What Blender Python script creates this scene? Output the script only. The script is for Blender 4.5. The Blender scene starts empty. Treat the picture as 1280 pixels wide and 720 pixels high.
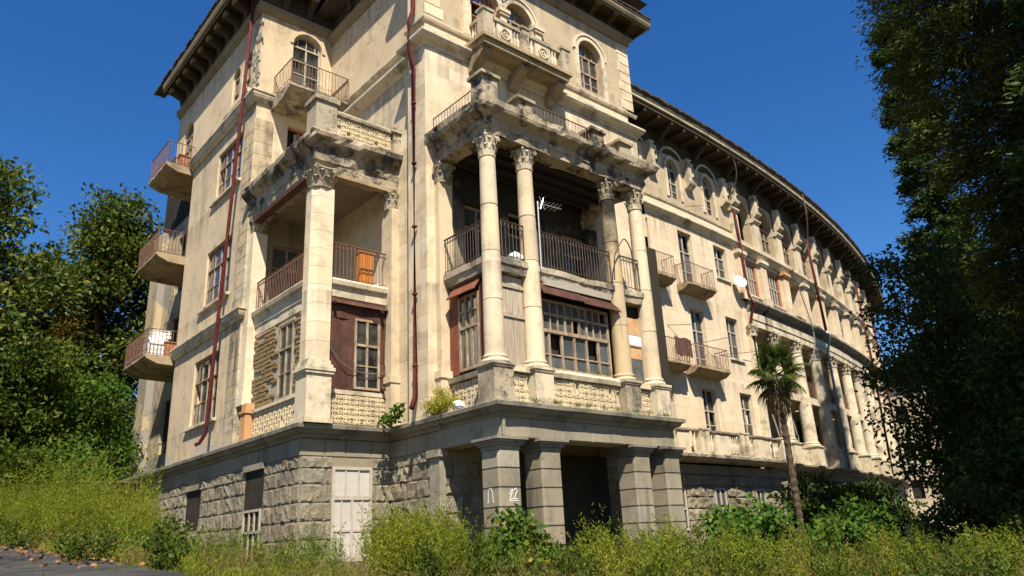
import bpy, math, random
import numpy as np
from mathutils import Vector, Matrix, noise

random.seed(7)
rng = np.random.default_rng(7)
sc = bpy.context.scene
COL = sc.collection
PI = math.pi

# ------------------------------------------------------------------ camera
cd = bpy.data.cameras.new("camera")
cam = bpy.data.objects.new("camera", cd)
COL.objects.link(cam)
cd.sensor_width = 36.0
cd.lens = 942.23 / 1280 * 36.0
cd.clip_start, cd.clip_end = 0.1, 3000
yaw, pitch, roll = math.radians(48.7995), math.radians(18.7251), math.radians(-2.8544)
fw = Vector((math.cos(pitch) * math.cos(yaw), math.cos(pitch) * math.sin(yaw), math.sin(pitch)))
rt = Vector((math.sin(yaw), -math.cos(yaw), 0))
up = rt.cross(fw)
r2 = rt * math.cos(roll) + up * math.sin(roll)
u2 = -rt * math.sin(roll) + up * math.cos(roll)
cam.matrix_world = Matrix(((r2.x, u2.x, -fw.x, 0), (r2.y, u2.y, -fw.y, 0), (r2.z, u2.z, -fw.z, 0), (0, 0, 0, 1)))
sc.camera = cam

# ------------------------------------------------------------------ sky, sun, exposure
SUN = Vector((-0.364, -0.625, 1.0)).normalized()
w = bpy.data.worlds.new("World")
sc.world = w
w.use_nodes = True
wn = w.node_tree
wn.nodes.clear()
sky = wn.nodes.new("ShaderNodeTexSky")
sky.sky_type = 'NISHITA'
sky.sun_disc = False
sky.sun_elevation = math.asin(SUN.z)
sky.sun_rotation = math.atan2(SUN.x, SUN.y)
sky.air_density, sky.dust_density, sky.ozone_density = 1.0, 0.2, 4.0
sky.altitude = 300
bg = wn.nodes.new("ShaderNodeBackground")
bg.inputs[1].default_value = 0.076
wo = wn.nodes.new("ShaderNodeOutputWorld")
hs = wn.nodes.new("ShaderNodeHueSaturation")
hs.inputs["Saturation"].default_value = 1.3
hs.inputs["Hue"].default_value = 0.508
wn.links.new(sky.outputs[0], hs.inputs["Color"])
wn.links.new(hs.outputs[0], bg.inputs[0])
wn.links.new(bg.outputs[0], wo.inputs[0])

sl = bpy.data.lights.new("sun", 'SUN')
sl.energy = 5.0
sl.angle = math.radians(0.5)
sl.color = (1.0, 0.93, 0.79)
so = bpy.data.objects.new("sun", sl)
COL.objects.link(so)
so.rotation_euler = SUN.to_track_quat('Z', 'Y').to_euler()
so.location = SUN * 80
vs = sc.view_settings
vs.view_transform = 'Standard'
vs.look = 'None'
vs.exposure = 1.0
vs.gamma = 1.0
vs.use_curve_mapping = False
sc.cycles.max_bounces = 6
sc.cycles.diffuse_bounces = 3
sc.cycles.transparent_max_bounces = 6
sc.cycles.use_denoising = True


# ------------------------------------------------------------------ materials
class G:
    def __init__(s, name):
        s.m = bpy.data.materials.new(name)
        s.m.use_nodes = True
        s.t = s.m.node_tree
        s.t.nodes.clear()
        s.o = s.t.nodes.new("ShaderNodeOutputMaterial")
        s._pos = None

    def n(s, typ, **kw):
        nd = s.t.nodes.new(typ)
        for k, v in kw.items():
            setattr(nd, k, v)
        return nd

    def put(s, sock, v):
        if isinstance(v, bpy.types.NodeSocket):
            s.t.links.new(v, sock)
        elif isinstance(v, (tuple, list)):
            sock.default_value = tuple(v) + (1,) * (4 - len(v)) if sock.type == 'RGBA' else tuple(v)[:3]
        else:
            sock.default_value = v

    def pos(s, sx=1, sy=1, sz=1):
        if s._pos is None:
            s._pos = s.n("ShaderNodeNewGeometry").outputs["Position"]
        if (sx, sy, sz) == (1, 1, 1):
            return s._pos
        m = s.n("ShaderNodeMapping")
        m.inputs["Scale"].default_value = (sx, sy, sz)
        s.t.links.new(s._pos, m.inputs[0])
        return m.outputs[0]

    def noise(s, scale, detail=4, rough=0.55, vec=None, off=0.0):
        nd = s.n("ShaderNodeTexNoise")
        v = vec or s.pos()
        if off:
            a = s.n("ShaderNodeVectorMath", operation='ADD')
            a.inputs[1].default_value = (off, off * 1.3, off * 0.7)
            s.t.links.new(v, a.inputs[0])
            v = a.outputs[0]
        s.t.links.new(v, nd.inputs["Vector"])
        nd.inputs["Scale"].default_value = scale
        nd.inputs["Detail"].default_value = detail
        nd.inputs["Roughness"].default_value = rough
        return nd.outputs[0]

    def step(s, v, a, b, lo=0.0, hi=1.0):
        m = s.n("ShaderNodeMapRange")
        m.clamp = True
        s.put(m.inputs[0], v)
        for i, x in enumerate((a, b, lo, hi)):
            m.inputs[i + 1].default_value = x
        return m.outputs[0]

    def math(s, op, a, b=0.0):
        m = s.n("ShaderNodeMath", operation=op)
        s.put(m.inputs[0], a)
        s.put(m.inputs[1], b)
        return m.outputs[0]

    def mix(s, f, a, b, mode='MIX'):
        m = s.n("ShaderNodeMix", data_type='RGBA', blend_type=mode)
        s.put(m.inputs[0], f)
        s.put(m.inputs[6], a)
        s.put(m.inputs[7], b)
        return m.outputs[2]

    def rand(s):
        return s.n("ShaderNodeObjectInfo").outputs["Random"]

    def island(s):
        return s.n("ShaderNodeNewGeometry").outputs["Random Per Island"]

    def z(s):
        x = s.n("ShaderNodeSeparateXYZ")
        s.t.links.new(s.pos(), x.inputs[0])
        return x.outputs

    def bump(s, h, strength=0.4, dist=0.02, prev=None):
        b = s.n("ShaderNodeBump")
        b.inputs["Strength"].default_value = strength
        b.inputs["Distance"].default_value = dist
        s.put(b.inputs["Height"], h)
        if prev:
            s.t.links.new(prev, b.inputs["Normal"])
        return b.outputs[0]

    def out(s, col, rough=0.85, normal=None, metal=0.0, spec=0.3):
        p = s.n("ShaderNodeBsdfPrincipled")
        s.put(p.inputs["Base Color"], col)
        s.put(p.inputs["Roughness"], rough)
        s.put(p.inputs["Metallic"], metal)
        p.inputs["Specular IOR Level"].default_value = spec
        if normal:
            s.t.links.new(normal, p.inputs["Normal"])
        s.t.links.new(p.outputs[0], s.o.inputs[0])
        return s.m


def wallmat(name, c1, c2, stain, patch=None, patch_t=0.66, streak=0.6, crack=True, joints=None, bump=0.35, block=False, soot=None, psoft=0.012, pscale=0.62, mottle=0.0, runs=(), lowpatch=0.0, bdist=0.015):
    g = G(name)
    col = g.mix(g.step(g.noise(0.7, 5), 0.35, 0.68), c1, c2)
    col = g.mix(g.step(g.noise(6, 5, 0.65), 0.35, 0.75, 0, 0.35), col, tuple(x * 0.72 for x in c1))
    if block:
        r = g.rand()
        col = g.mix(g.step(r, 0.1, 1.0, 0.0, 0.42), col, (c1[0] * 0.95, c1[1] * 0.80, c1[2] * 0.60))
        col = g.mix(g.step(g.math('FRACT', g.math('MULTIPLY', r, 13.7)), 0.6, 1.0, 0, 0.35), col, tuple(x * 0.55 for x in c1))
        col = g.mix(g.step(g.math('FRACT', g.math('MULTIPLY', r, 7.31)), 0.75, 1.0, 0, 0.32), col, (0.30, 0.245, 0.175))
    # vertical dirt streaks
    st = g.noise(1.6, 6, 0.62, g.pos(1, 1, 0.13))
    big = g.step(g.noise(0.33, 3, off=11), 0.42, 0.62)
    col = g.mix(g.math('MULTIPLY', g.step(st, 0.53, 0.74), g.math('MULTIPLY', big, streak)), col, stain)
    grime = g.step(g.noise(2.6, 8, 0.72, off=5), 0.60, 0.72, 0, 0.5 * streak + 0.1)
    col = g.mix(grime, col, tuple(x * 1.1 for x in stain))
    if mottle:
        mo = g.math('MULTIPLY', g.step(g.noise(1.15, 9, 0.7, off=61), 0.49, 0.64), g.step(g.noise(7, 6, 0.7, off=3), 0.3, 0.62, 0.35, 1))
        col = g.mix(g.math('MULTIPLY', mo, mottle), col, stain)
    if runs:
        zz_ = g.z()[2]
        tot = None
        for zl, ln in runs:
            a_ = g.math('MULTIPLY', g.step(zz_, zl - ln, zl), g.step(zz_, zl, zl + .01, 1, 0))
            tot = a_ if tot is None else g.math('MAXIMUM', tot, a_)
        sn = g.step(g.noise(3.2, 6, 0.65, g.pos(1, 1, 0.09), off=17), 0.44, 0.64)
        col = g.mix(g.math('MULTIPLY', g.math('MULTIPLY', tot, sn), 0.75), col, stain)
    h = g.noise(22 if bdist < .02 else 13, 6, 0.7)
    nrm = g.bump(h, bump, bdist)
    if patch:
        pm = g.step(g.noise(pscale, 8, 0.66, off=23), patch_t, patch_t + psoft)
        if lowpatch:
            pm = g.math('MAXIMUM', pm, g.step(g.math('ADD', g.z()[2], g.step(g.noise(0.9, 8, 0.65, off=31), 0.25, 0.75, 1.5, -1.5)), lowpatch, lowpatch - .03))
        col = g.mix(pm, col, g.mix(g.noise(9, 5), tuple(x * 0.75 for x in patch), patch))
        nrm = g.bump(pm, 0.8, -0.03, nrm)
    if crack:
        v = g.n("ShaderNodeTexVoronoi", feature='DISTANCE_TO_EDGE')
        wv = g.n("ShaderNodeVectorMath", operation='ADD')
        nz = g.n("ShaderNodeTexNoise")
        nz.inputs["Scale"].default_value = 1.3
        nz.inputs["Detail"].default_value = 5
        g.t.links.new(g.pos(), nz.inputs["Vector"])
        g.t.links.new(g.pos(), wv.inputs[0])
        g.t.links.new(nz.outputs[1], wv.inputs[1])
        g.t.links.new(wv.outputs[0], v.inputs["Vector"])
        v.inputs["Scale"].default_value = 0.55
        cm = g.math('MULTIPLY', g.step(v.outputs[0], 0.0, 0.006, 1, 0), g.step(g.noise(0.5, 3, off=41), 0.5, 0.56))
        col = g.mix(g.math('MULTIPLY', cm, 0.75), col, (0.09, 0.075, 0.06))
    if joints:
        b = g.n("ShaderNodeTexBrick")
        b.offset = 0.5
        b.inputs["Scale"].default_value = 1.0
        b.inputs["Brick Width"].default_value = joints[0]
        b.inputs["Row Height"].default_value = joints[1]
        b.inputs["Mortar Size"].default_value = 0.012
        b.inputs["Color1"].default_value = (0.35, 0.35, 0.35, 1)
        b.inputs["Color2"].default_value = (1, 1, 1, 1)
        b.inputs["Mortar"].default_value = (0, 0, 0, 1)
        zz = g.z()
        cb = g.n("ShaderNodeCombineXYZ")
        g.put(cb.inputs[0], g.math('ADD', zz[0], g.math('MULTIPLY', zz[1], joints[2] if len(joints) > 2 else 0.3)))
        g.put(cb.inputs[1], zz[2])
        g.t.links.new(cb.outputs[0], b.inputs["Vector"])
        col = g.mix(g.step(b.outputs[1], 0, 1, 0, 0.22), col, (0.24, 0.18, 0.12))
        col = g.mix(g.step(b.outputs[0], 0.35, 1, 0.26, 0), col, (0.42, 0.27, 0.14))
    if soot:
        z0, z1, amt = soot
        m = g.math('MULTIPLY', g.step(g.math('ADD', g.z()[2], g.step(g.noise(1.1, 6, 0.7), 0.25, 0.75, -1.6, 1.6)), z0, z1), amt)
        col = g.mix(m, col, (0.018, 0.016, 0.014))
    return g.out(col, 0.9, nrm, spec=0.15)


M = {}
M['plaster_tan'] = wallmat('plaster_tan', (0.545, 0.42, 0.27), (0.605, 0.475, 0.315), (0.20, 0.15, 0.10), (0.46, 0.40, 0.31), 0.625, 0.75, mottle=.34, runs=((7.56, 1.3), (15.98, 1.5), (20.1, 1.2), (13.2, 1.4), (8.85, 1.2), (4.45, .9)), lowpatch=3.7)
M['plaster_worn'] = wallmat('plaster_worn', (0.46, 0.36, 0.22), (0.40, 0.32, 0.21), (0.13, 0.11, 0.085), (0.30, 0.27, 0.22), 0.53, 1.0, lowpatch=4.6)
M['plaster_top'] = wallmat('plaster_top', (0.415, 0.32, 0.205), (0.47, 0.37, 0.24), (0.19, 0.15, 0.105), (0.36, 0.32, 0.26), 0.66, 0.5, mottle=0.15, runs=((19.7, 1.3), (16.9, .6)))
M['plaster_cream'] = wallmat('plaster_cream', (0.64, 0.52, 0.36), (0.69, 0.57, 0.405), (0.29, 0.21, 0.13), None, streak=0.8, joints=(0.95, 0.47), crack=False, bump=0.2, mottle=.28, runs=((15.2, 1.6), (11.4, 1.0), (12.9, 1.2), (8.5, 1.1), (7.3, 1.0)))
M['ashlar'] = wallmat('ashlar', (0.64, 0.525, 0.365), (0.69, 0.58, 0.415), (0.22, 0.175, 0.12), None, streak=1.1, crack=False, block=True, bump=0.25, mottle=.55, runs=((15.3, 1.6), (7.2, 1.0)))
M['ashlar_worn'] = wallmat('ashlar_worn', (0.47, 0.385, 0.255), (0.55, 0.455, 0.31), (0.095, 0.08, 0.062), None, streak=1.8, crack=False, block=True, bump=0.4, mottle=1.0)
M['ashlar_soot'] = wallmat('ashlar_soot', (0.47, 0.37, 0.23), (0.52, 0.42, 0.27), (0.08, 0.068, 0.05), None, streak=1.2, crack=False, block=True, soot=(7.6, 9.8, 0.97))
M['ashlar_black'] = wallmat('ashlar_black', (0.45, 0.36, 0.23), (0.5, 0.4, 0.26), (0.05, 0.042, 0.035), None, streak=1.0, crack=False, soot=(4.0, 5.2, 0.96))
M['mould_cream'] = wallmat('mould_cream', (0.55, 0.455, 0.315), (0.61, 0.515, 0.365), (0.10, 0.082, 0.06), None, streak=1.3, crack=False, mottle=.85)
M['crumbling'] = wallmat('crumbling', (0.35, 0.285, 0.195), (0.45, 0.37, 0.26), (0.06, 0.053, 0.045), (0.16, 0.14, 0.115), 0.56, 1.6, bump=1.0, psoft=0.07, pscale=1.5, mottle=0.9)
M['crumbling_soot'] = wallmat('crumbling_soot', (0.32, 0.255, 0.17), (0.43, 0.35, 0.245), (0.028, 0.025, 0.021), (0.07, 0.062, 0.052), 0.53, 1.8, bump=1.0, psoft=0.07, pscale=1.3, mottle=0.95)
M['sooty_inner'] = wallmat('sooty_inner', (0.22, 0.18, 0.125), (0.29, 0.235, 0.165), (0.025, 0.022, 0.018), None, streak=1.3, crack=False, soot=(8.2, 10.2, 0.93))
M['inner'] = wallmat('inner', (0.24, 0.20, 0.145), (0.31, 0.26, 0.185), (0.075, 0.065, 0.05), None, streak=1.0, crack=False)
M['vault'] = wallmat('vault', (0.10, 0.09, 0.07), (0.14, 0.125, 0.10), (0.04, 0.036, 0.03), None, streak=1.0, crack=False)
M['grey_rough'] = wallmat('grey_rough', (0.225, 0.198, 0.146), (0.315, 0.275, 0.203), (0.06, 0.054, 0.045), None, streak=1.2, crack=False, block=True, bump=1.0, mottle=0.45, bdist=.045)
M['grey_smooth'] = wallmat('grey_smooth', (0.255, 0.222, 0.165), (0.33, 0.29, 0.218), (0.062, 0.056, 0.047), None, streak=1.3, crack=False, block=True, bump=0.6, mottle=0.4)
M['grey_cornice'] = wallmat('grey_cornice', (0.175, 0.158, 0.125), (0.265, 0.235, 0.18), (0.035, 0.032, 0.028), None, streak=1.7, crack=False, bump=0.8, mottle=0.7)
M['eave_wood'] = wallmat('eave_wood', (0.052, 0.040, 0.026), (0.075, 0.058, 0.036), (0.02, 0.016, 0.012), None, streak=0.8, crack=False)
M['eave_pale'] = wallmat('eave_pale', (0.20, 0.155, 0.095), (0.26, 0.205, 0.13), (0.06, 0.05, 0.035), None, streak=1.0, crack=False)
M['lattice'] = wallmat('lattice', (0.55, 0.44, 0.275), (0.59, 0.48, 0.31), (0.15, 0.125, 0.085), (0.36, 0.21, 0.145), 0.70, 1.3, crack=False, mottle=0.35)
M['slab_stained'] = wallmat('slab_stained', (0.30, 0.225, 0.13), (0.38, 0.29, 0.175), (0.055, 0.043, 0.03), None, streak=1.2, crack=False, mottle=.8, bump=.6)
M['mortar'] = wallmat('mortar', (0.32, 0.28, 0.215), (0.40, 0.35, 0.28), (0.15, 0.125, 0.095), None, streak=0.6, crack=False, bump=1.0)
M['white_paint'] = wallmat('white_paint', (0.43, 0.39, 0.335), (0.49, 0.445, 0.385), (0.27, 0.22, 0.165), None, streak=0.9, crack=False)
M['rusty_orange_stone'] = wallmat('rusty_orange_stone', (0.48, 0.23, 0.09), (0.50, 0.31, 0.16), (0.25, 0.12, 0.06), None, streak=0.8, crack=False)


def simple(name, c1, c2, scale=5, rough=0.7, metal=0.0, stretch=(1, 1, 1), spec=0.3, bump=0.3, bdist=0.01, rand=0.0):
    g = G(name)
    f = g.step(g.noise(scale, 5, 0.62, g.pos(*stretch)), 0.36, 0.66)
    col = g.mix(f, c1, c2)
    if rand:
        col = g.mix(g.step(g.rand(), 0, 1, 0, rand), col, tuple(x * 0.45 for x in c1))
    return g.out(col, rough, g.bump(g.noise(scale * 5, 4, 0.6, g.pos(*stretch)), bump, bdist), metal, spec)


M['rust'] = simple('rust', (0.052, 0.021, 0.014), (0.105, 0.043, 0.026), 2.5, 0.75, rand=0.35)
M['rust_red'] = simple('rust_red', (0.15, 0.042, 0.022), (0.21, 0.075, 0.038), 3, 0.75)
M['iron'] = simple('iron', (0.10, 0.055, 0.038), (0.20, 0.10, 0.06), 7, 0.7)
M['iron_dark'] = simple('iron_dark', (0.035, 0.028, 0.023), (0.10, 0.06, 0.04), 9, 0.6)
M['pipe_red'] = simple('pipe_red', (0.060, 0.008, 0.010), (0.105, 0.022, 0.018), 5, 0.75, spec=0.15, bump=0.1)
M['pipe_grey'] = simple('pipe_grey', (0.30, 0.32, 0.34), (0.42, 0.43, 0.44), 3, 0.45, 0.4)
M['wood_grey'] = simple('wood_grey', (0.30, 0.235, 0.165), (0.46, 0.385, 0.29), 3, 0.85, stretch=(9, 9, 0.7), rand=0.25)
M['wood_frame'] = simple('wood_frame', (0.20, 0.125, 0.07), (0.40, 0.31, 0.215), 4, 0.8, stretch=(3, 3, 1))
M['wood_pale'] = simple('wood_pale', (0.30, 0.255, 0.195), (0.44, 0.385, 0.31), 4, 0.75, stretch=(3, 3, 1))
M['wood_red'] = simple('wood_red', (0.30, 0.11, 0.05), (0.42, 0.20, 0.10), 4, 0.75)
M['wood_patch'] = simple('wood_patch', (0.42, 0.22, 0.09), (0.55, 0.37, 0.20), 2, 0.75)
M['orange_wood'] = simple('orange_wood', (0.36, 0.115, 0.022), (0.44, 0.16, 0.032), 3, 0.5, stretch=(4, 4, .6))
M['mud'] = simple('mud', (0.20, 0.135, 0.062), (0.29, 0.20, 0.10), 6, 0.95, bump=1.0, bdist=0.03, rand=0.3)
M['red_brick'] = simple('red_brick', (0.42, 0.22, 0.13), (0.50, 0.33, 0.22), 6, 0.9, rand=0.3)
M['white_frame'] = simple('white_frame', (0.33, 0.285, 0.22), (0.44, 0.39, 0.31), 5, 0.7, stretch=(3, 3, .6))
M['cloth'] = simple('cloth', (0.36, 0.33, 0.28), (0.50, 0.47, 0.41), 3, 0.9)
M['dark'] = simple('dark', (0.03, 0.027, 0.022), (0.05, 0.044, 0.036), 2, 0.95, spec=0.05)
M['tile'] = simple('tile', (0.045, 0.038, 0.032), (0.085, 0.065, 0.05), 4, 0.85)
M['white'] = simple('white', (0.68, 0.67, 0.63), (0.78, 0.77, 0.74), 3, 0.5)
M['paint_mark'] = simple('paint_mark', (0.72, 0.71, 0.69), (0.80, 0.79, 0.77), 8, 0.8)
M['steel'] = simple('steel', (0.55, 0.56, 0.57), (0.66, 0.67, 0.68), 4, 0.35, 0.7)
M['cable'] = simple('cable', (0.13, 0.12, 0.10), (0.20, 0.185, 0.16), 4, 0.6)
M['plastic_orange'] = simple('plastic_orange', (0.55, 0.12, 0.03), (0.60, 0.20, 0.07), 4, 0.5)
M['rug'] = simple('rug', (0.06, 0.027, 0.018), (0.12, 0.06, 0.04), 12, 0.95)
M['asphalt'] = simple('asphalt', (0.022, 0.021, 0.021), (0.058, 0.054, 0.050), 1.6, 0.95, bump=1.0, bdist=.03)
M['soil'] = simple('soil', (0.085, 0.070, 0.035), (0.15, 0.125, 0.06), 0.8, 0.95, bump=1.0, bdist=0.05)
M['bark'] = simple('bark', (0.07, 0.055, 0.04), (0.14, 0.115, 0.085), 4, 0.95, stretch=(3, 3, .5), bump=1.0, bdist=0.05)
M['palm_bark'] = simple('palm_bark', (0.055, 0.038, 0.024), (0.13, 0.095, 0.06), 9, 0.95, bump=1.0, bdist=0.05)


def glassmat():
    g = G('old_glass')
    tr = g.n("ShaderNodeBsdfTransparent")
    tr.inputs[0].default_value = (0.62, 0.66, 0.65, 1)
    gl = g.n("ShaderNodeBsdfGlossy")
    g.put(gl.inputs["Roughness"], g.step(g.noise(2, 4), 0.3, 0.7, 0.04, 0.2))
    fr = g.n("ShaderNodeFresnel")
    fr.inputs[0].default_value = 1.5
    m1 = g.n("ShaderNodeMixShader")
    g.put(m1.inputs[0], g.math('MULTIPLY', fr.outputs[0], 0.45))
    g.t.links.new(tr.outputs[0], m1.inputs[1])
    g.t.links.new(gl.outputs[0], m1.inputs[2])
    df = g.n("ShaderNodeBsdfDiffuse")
    df.inputs[0].default_value = (0.17, 0.165, 0.15, 1)
    m2 = g.n("ShaderNodeMixShader")
    d = g.math('ADD', g.step(g.noise(2.5, 6), 0.4, 0.75, 0.05, 0.4), g.step(g.rand(), 0.5, 1.0, 0, 0.4))
    g.put(m2.inputs[0], d)
    g.t.links.new(m1.outputs[0], m2.inputs[1])
    g.t.links.new(df.outputs[0], m2.inputs[2])
    g.t.links.new(m2.outputs[0], g.o.inputs[0])
    return g.m


M['glass'] = glassmat()
M['glass_sky_tint'] = simple('glass_sky_tint', (0.07, 0.078, 0.08), (0.125, 0.13, 0.125), 2, 0.3, spec=.4, bump=0, rand=.6)  # sky reflection put into the grey-blue pane colour


def leafmat(name, cols, transl=0.35, rough=0.6, var=0.45):
    g = G(name)
    r = g.island()
    col = g.mix(g.step(r, 0, 0.6), cols[0], cols[1])
    col = g.mix(g.step(r, 0.72, 1.0), col, cols[2])
    col = g.mix(g.step(g.noise(0.45, 3), 0.4, 0.65, 0, var), col, cols[0])
    col = g.mix(g.step(g.noise(1.4, 2, off=9), 0.5, 0.7, 0, var + .1), col, tuple(x * 0.6 for x in cols[0]))
    d = g.n("ShaderNodeBsdfPrincipled")
    g.put(d.inputs["Base Color"], col)
    d.inputs["Roughness"].default_value = rough
    d.inputs["Specular IOR Level"].default_value = 0.12
    t = g.n("ShaderNodeBsdfTranslucent")
    g.put(t.inputs[0], g.mix(1.0, col, (1.0, 1.0, 0.55), 'MULTIPLY'))
    mx = g.n("ShaderNodeMixShader")
    mx.inputs[0].default_value = transl
    g.t.links.new(d.outputs[0], mx.inputs[1])
    g.t.links.new(t.outputs[0], mx.inputs[2])
    g.t.links.new(mx.outputs[0], g.o.inputs[0])
    return g.m


M['leaf_magnolia'] = leafmat('leaf_magnolia', [(0.042, 0.072, 0.012), (0.092, 0.126, 0.019), (0.20, 0.17, 0.03)], 0.25, 0.5)
M['leaf_mid'] = leafmat('leaf_mid', [(0.042, 0.074, 0.011), (0.088, 0.124, 0.015), (0.16, 0.16, 0.022)])
M['leaf_bright'] = leafmat('leaf_bright', [(0.045, 0.105, 0.016), (0.085, 0.165, 0.022), (0.15, 0.20, 0.03)], 0.4)
M['leaf_fig'] = leafmat('leaf_fig', [(0.055, 0.105, 0.016), (0.105, 0.17, 0.022), (0.40, 0.30, 0.03)], 0.4)
M['leaf_dark'] = leafmat('leaf_dark', [(0.020, 0.042, 0.010), (0.046, 0.076, 0.015), (0.085, 0.10, 0.018)], 0.25)
M['leaf_conifer'] = leafmat('leaf_conifer', [(0.040, 0.055, 0.011), (0.088, 0.105, 0.017), (0.16, 0.14, 0.03)], 0.25)
M['leaf_yellow'] = leafmat('leaf_yellow', [(0.26, 0.27, 0.035), (0.40, 0.36, 0.05), (0.50, 0.42, 0.07)], 0.35)
M['leaf_autumn'] = leafmat('leaf_autumn', [(0.16, 0.085, 0.02), (0.11, 0.11, 0.02), (0.22, 0.12, 0.03)], 0.3)
M['weed'] = leafmat('weed', [(0.135, 0.17, 0.015), (0.235, 0.265, 0.025), (0.37, 0.32, 0.055)], 0.45, var=.7)
M['weed_green'] = leafmat('weed_green', [(0.075, 0.125, 0.014), (0.15, 0.21, 0.02), (0.26, 0.27, 0.035)], 0.4)
M['dry'] = leafmat('dry', [(0.16, 0.10, 0.035), (0.24, 0.17, 0.06), (0.32, 0.25, 0.10)], 0.3)
M['grass'] = leafmat('grass', [(0.085, 0.105, 0.014), (0.15, 0.16, 0.022), (0.28, 0.22, 0.075)], 0.35)
M['palm'] = leafmat('palm', [(0.022, 0.050, 0.010), (0.058, 0.10, 0.015), (0.18, 0.18, 0.03)], 0.3, 0.45)
M['palm_dead'] = leafmat('palm_dead', [(0.14, 0.10, 0.05), (0.22, 0.165, 0.09), (0.10, 0.075, 0.04)], 0.15)
M['litter'] = leafmat('litter', [(0.13, 0.065, 0.03), (0.22, 0.115, 0.05), (0.30, 0.19, 0.09)], 0.0)


# ------------------------------------------------------------------ frames and mesh builder
class Frame:
    """u runs along a facade, n outwards, z up."""
    def __init__(s, f, axes):
        s.f, s.axes = f, axes

    def __call__(s, u, n, z):
        return s.f(u, n, z)


def front(Y):
    return Frame(lambda u, n, z: (u, Y - n, z), lambda u: (Vector((1, 0, 0)), Vector((0, 1, 0))))


def left(X):
    return Frame(lambda u, n, z: (X - n, u, z), lambda u: (Vector((0, -1, 0)), Vector((1, 0, 0))))


WR, WX, WY = 133.0, 24.0, 21.2


def wingf(s, n, z):
    if s <= WX:
        return (s, WY - n, z)
    a = (s - WX) / WR
    return (WX + (WR + n) * math.sin(a), WY + WR - (WR + n) * math.cos(a), z)


def wingax(s):
    a = max(0.0, (s - WX) / WR)
    return (Vector((math.cos(a), math.sin(a), 0)), Vector((-math.sin(a), math.cos(a), 0)))


WING = Frame(wingf, wingax)
IDENT = Frame(lambda x, y, z: (x, y, z), lambda u: (Vector((1, 0, 0)), Vector((0, 1, 0))))


def link(name, me, mat=None, parent=None, kind=None):
    o = bpy.data.objects.new(name, me)
    COL.objects.link(o)
    if mat is not None and me is not None and not me.materials:
        me.materials.append(M[mat] if isinstance(mat, str) else mat)
    if parent is not None:
        o.parent = parent
        if parent.type == 'EMPTY':
            o.matrix_parent_inverse = Matrix.Translation(-parent.location)
    if kind:
        o['kind'] = kind
    return o


def tag(o, label, cat, group=None):
    o['label'] = label
    o['category'] = cat
    if group:
        o['group'] = group
    return o


def empty(name, loc, label=None, cat=None, group=None):
    o = bpy.data.objects.new(name, None)
    COL.objects.link(o)
    o.location = Vector(loc)
    o.empty_display_size = 0.3
    if label:
        tag(o, label, cat, group)
    return o


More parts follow.
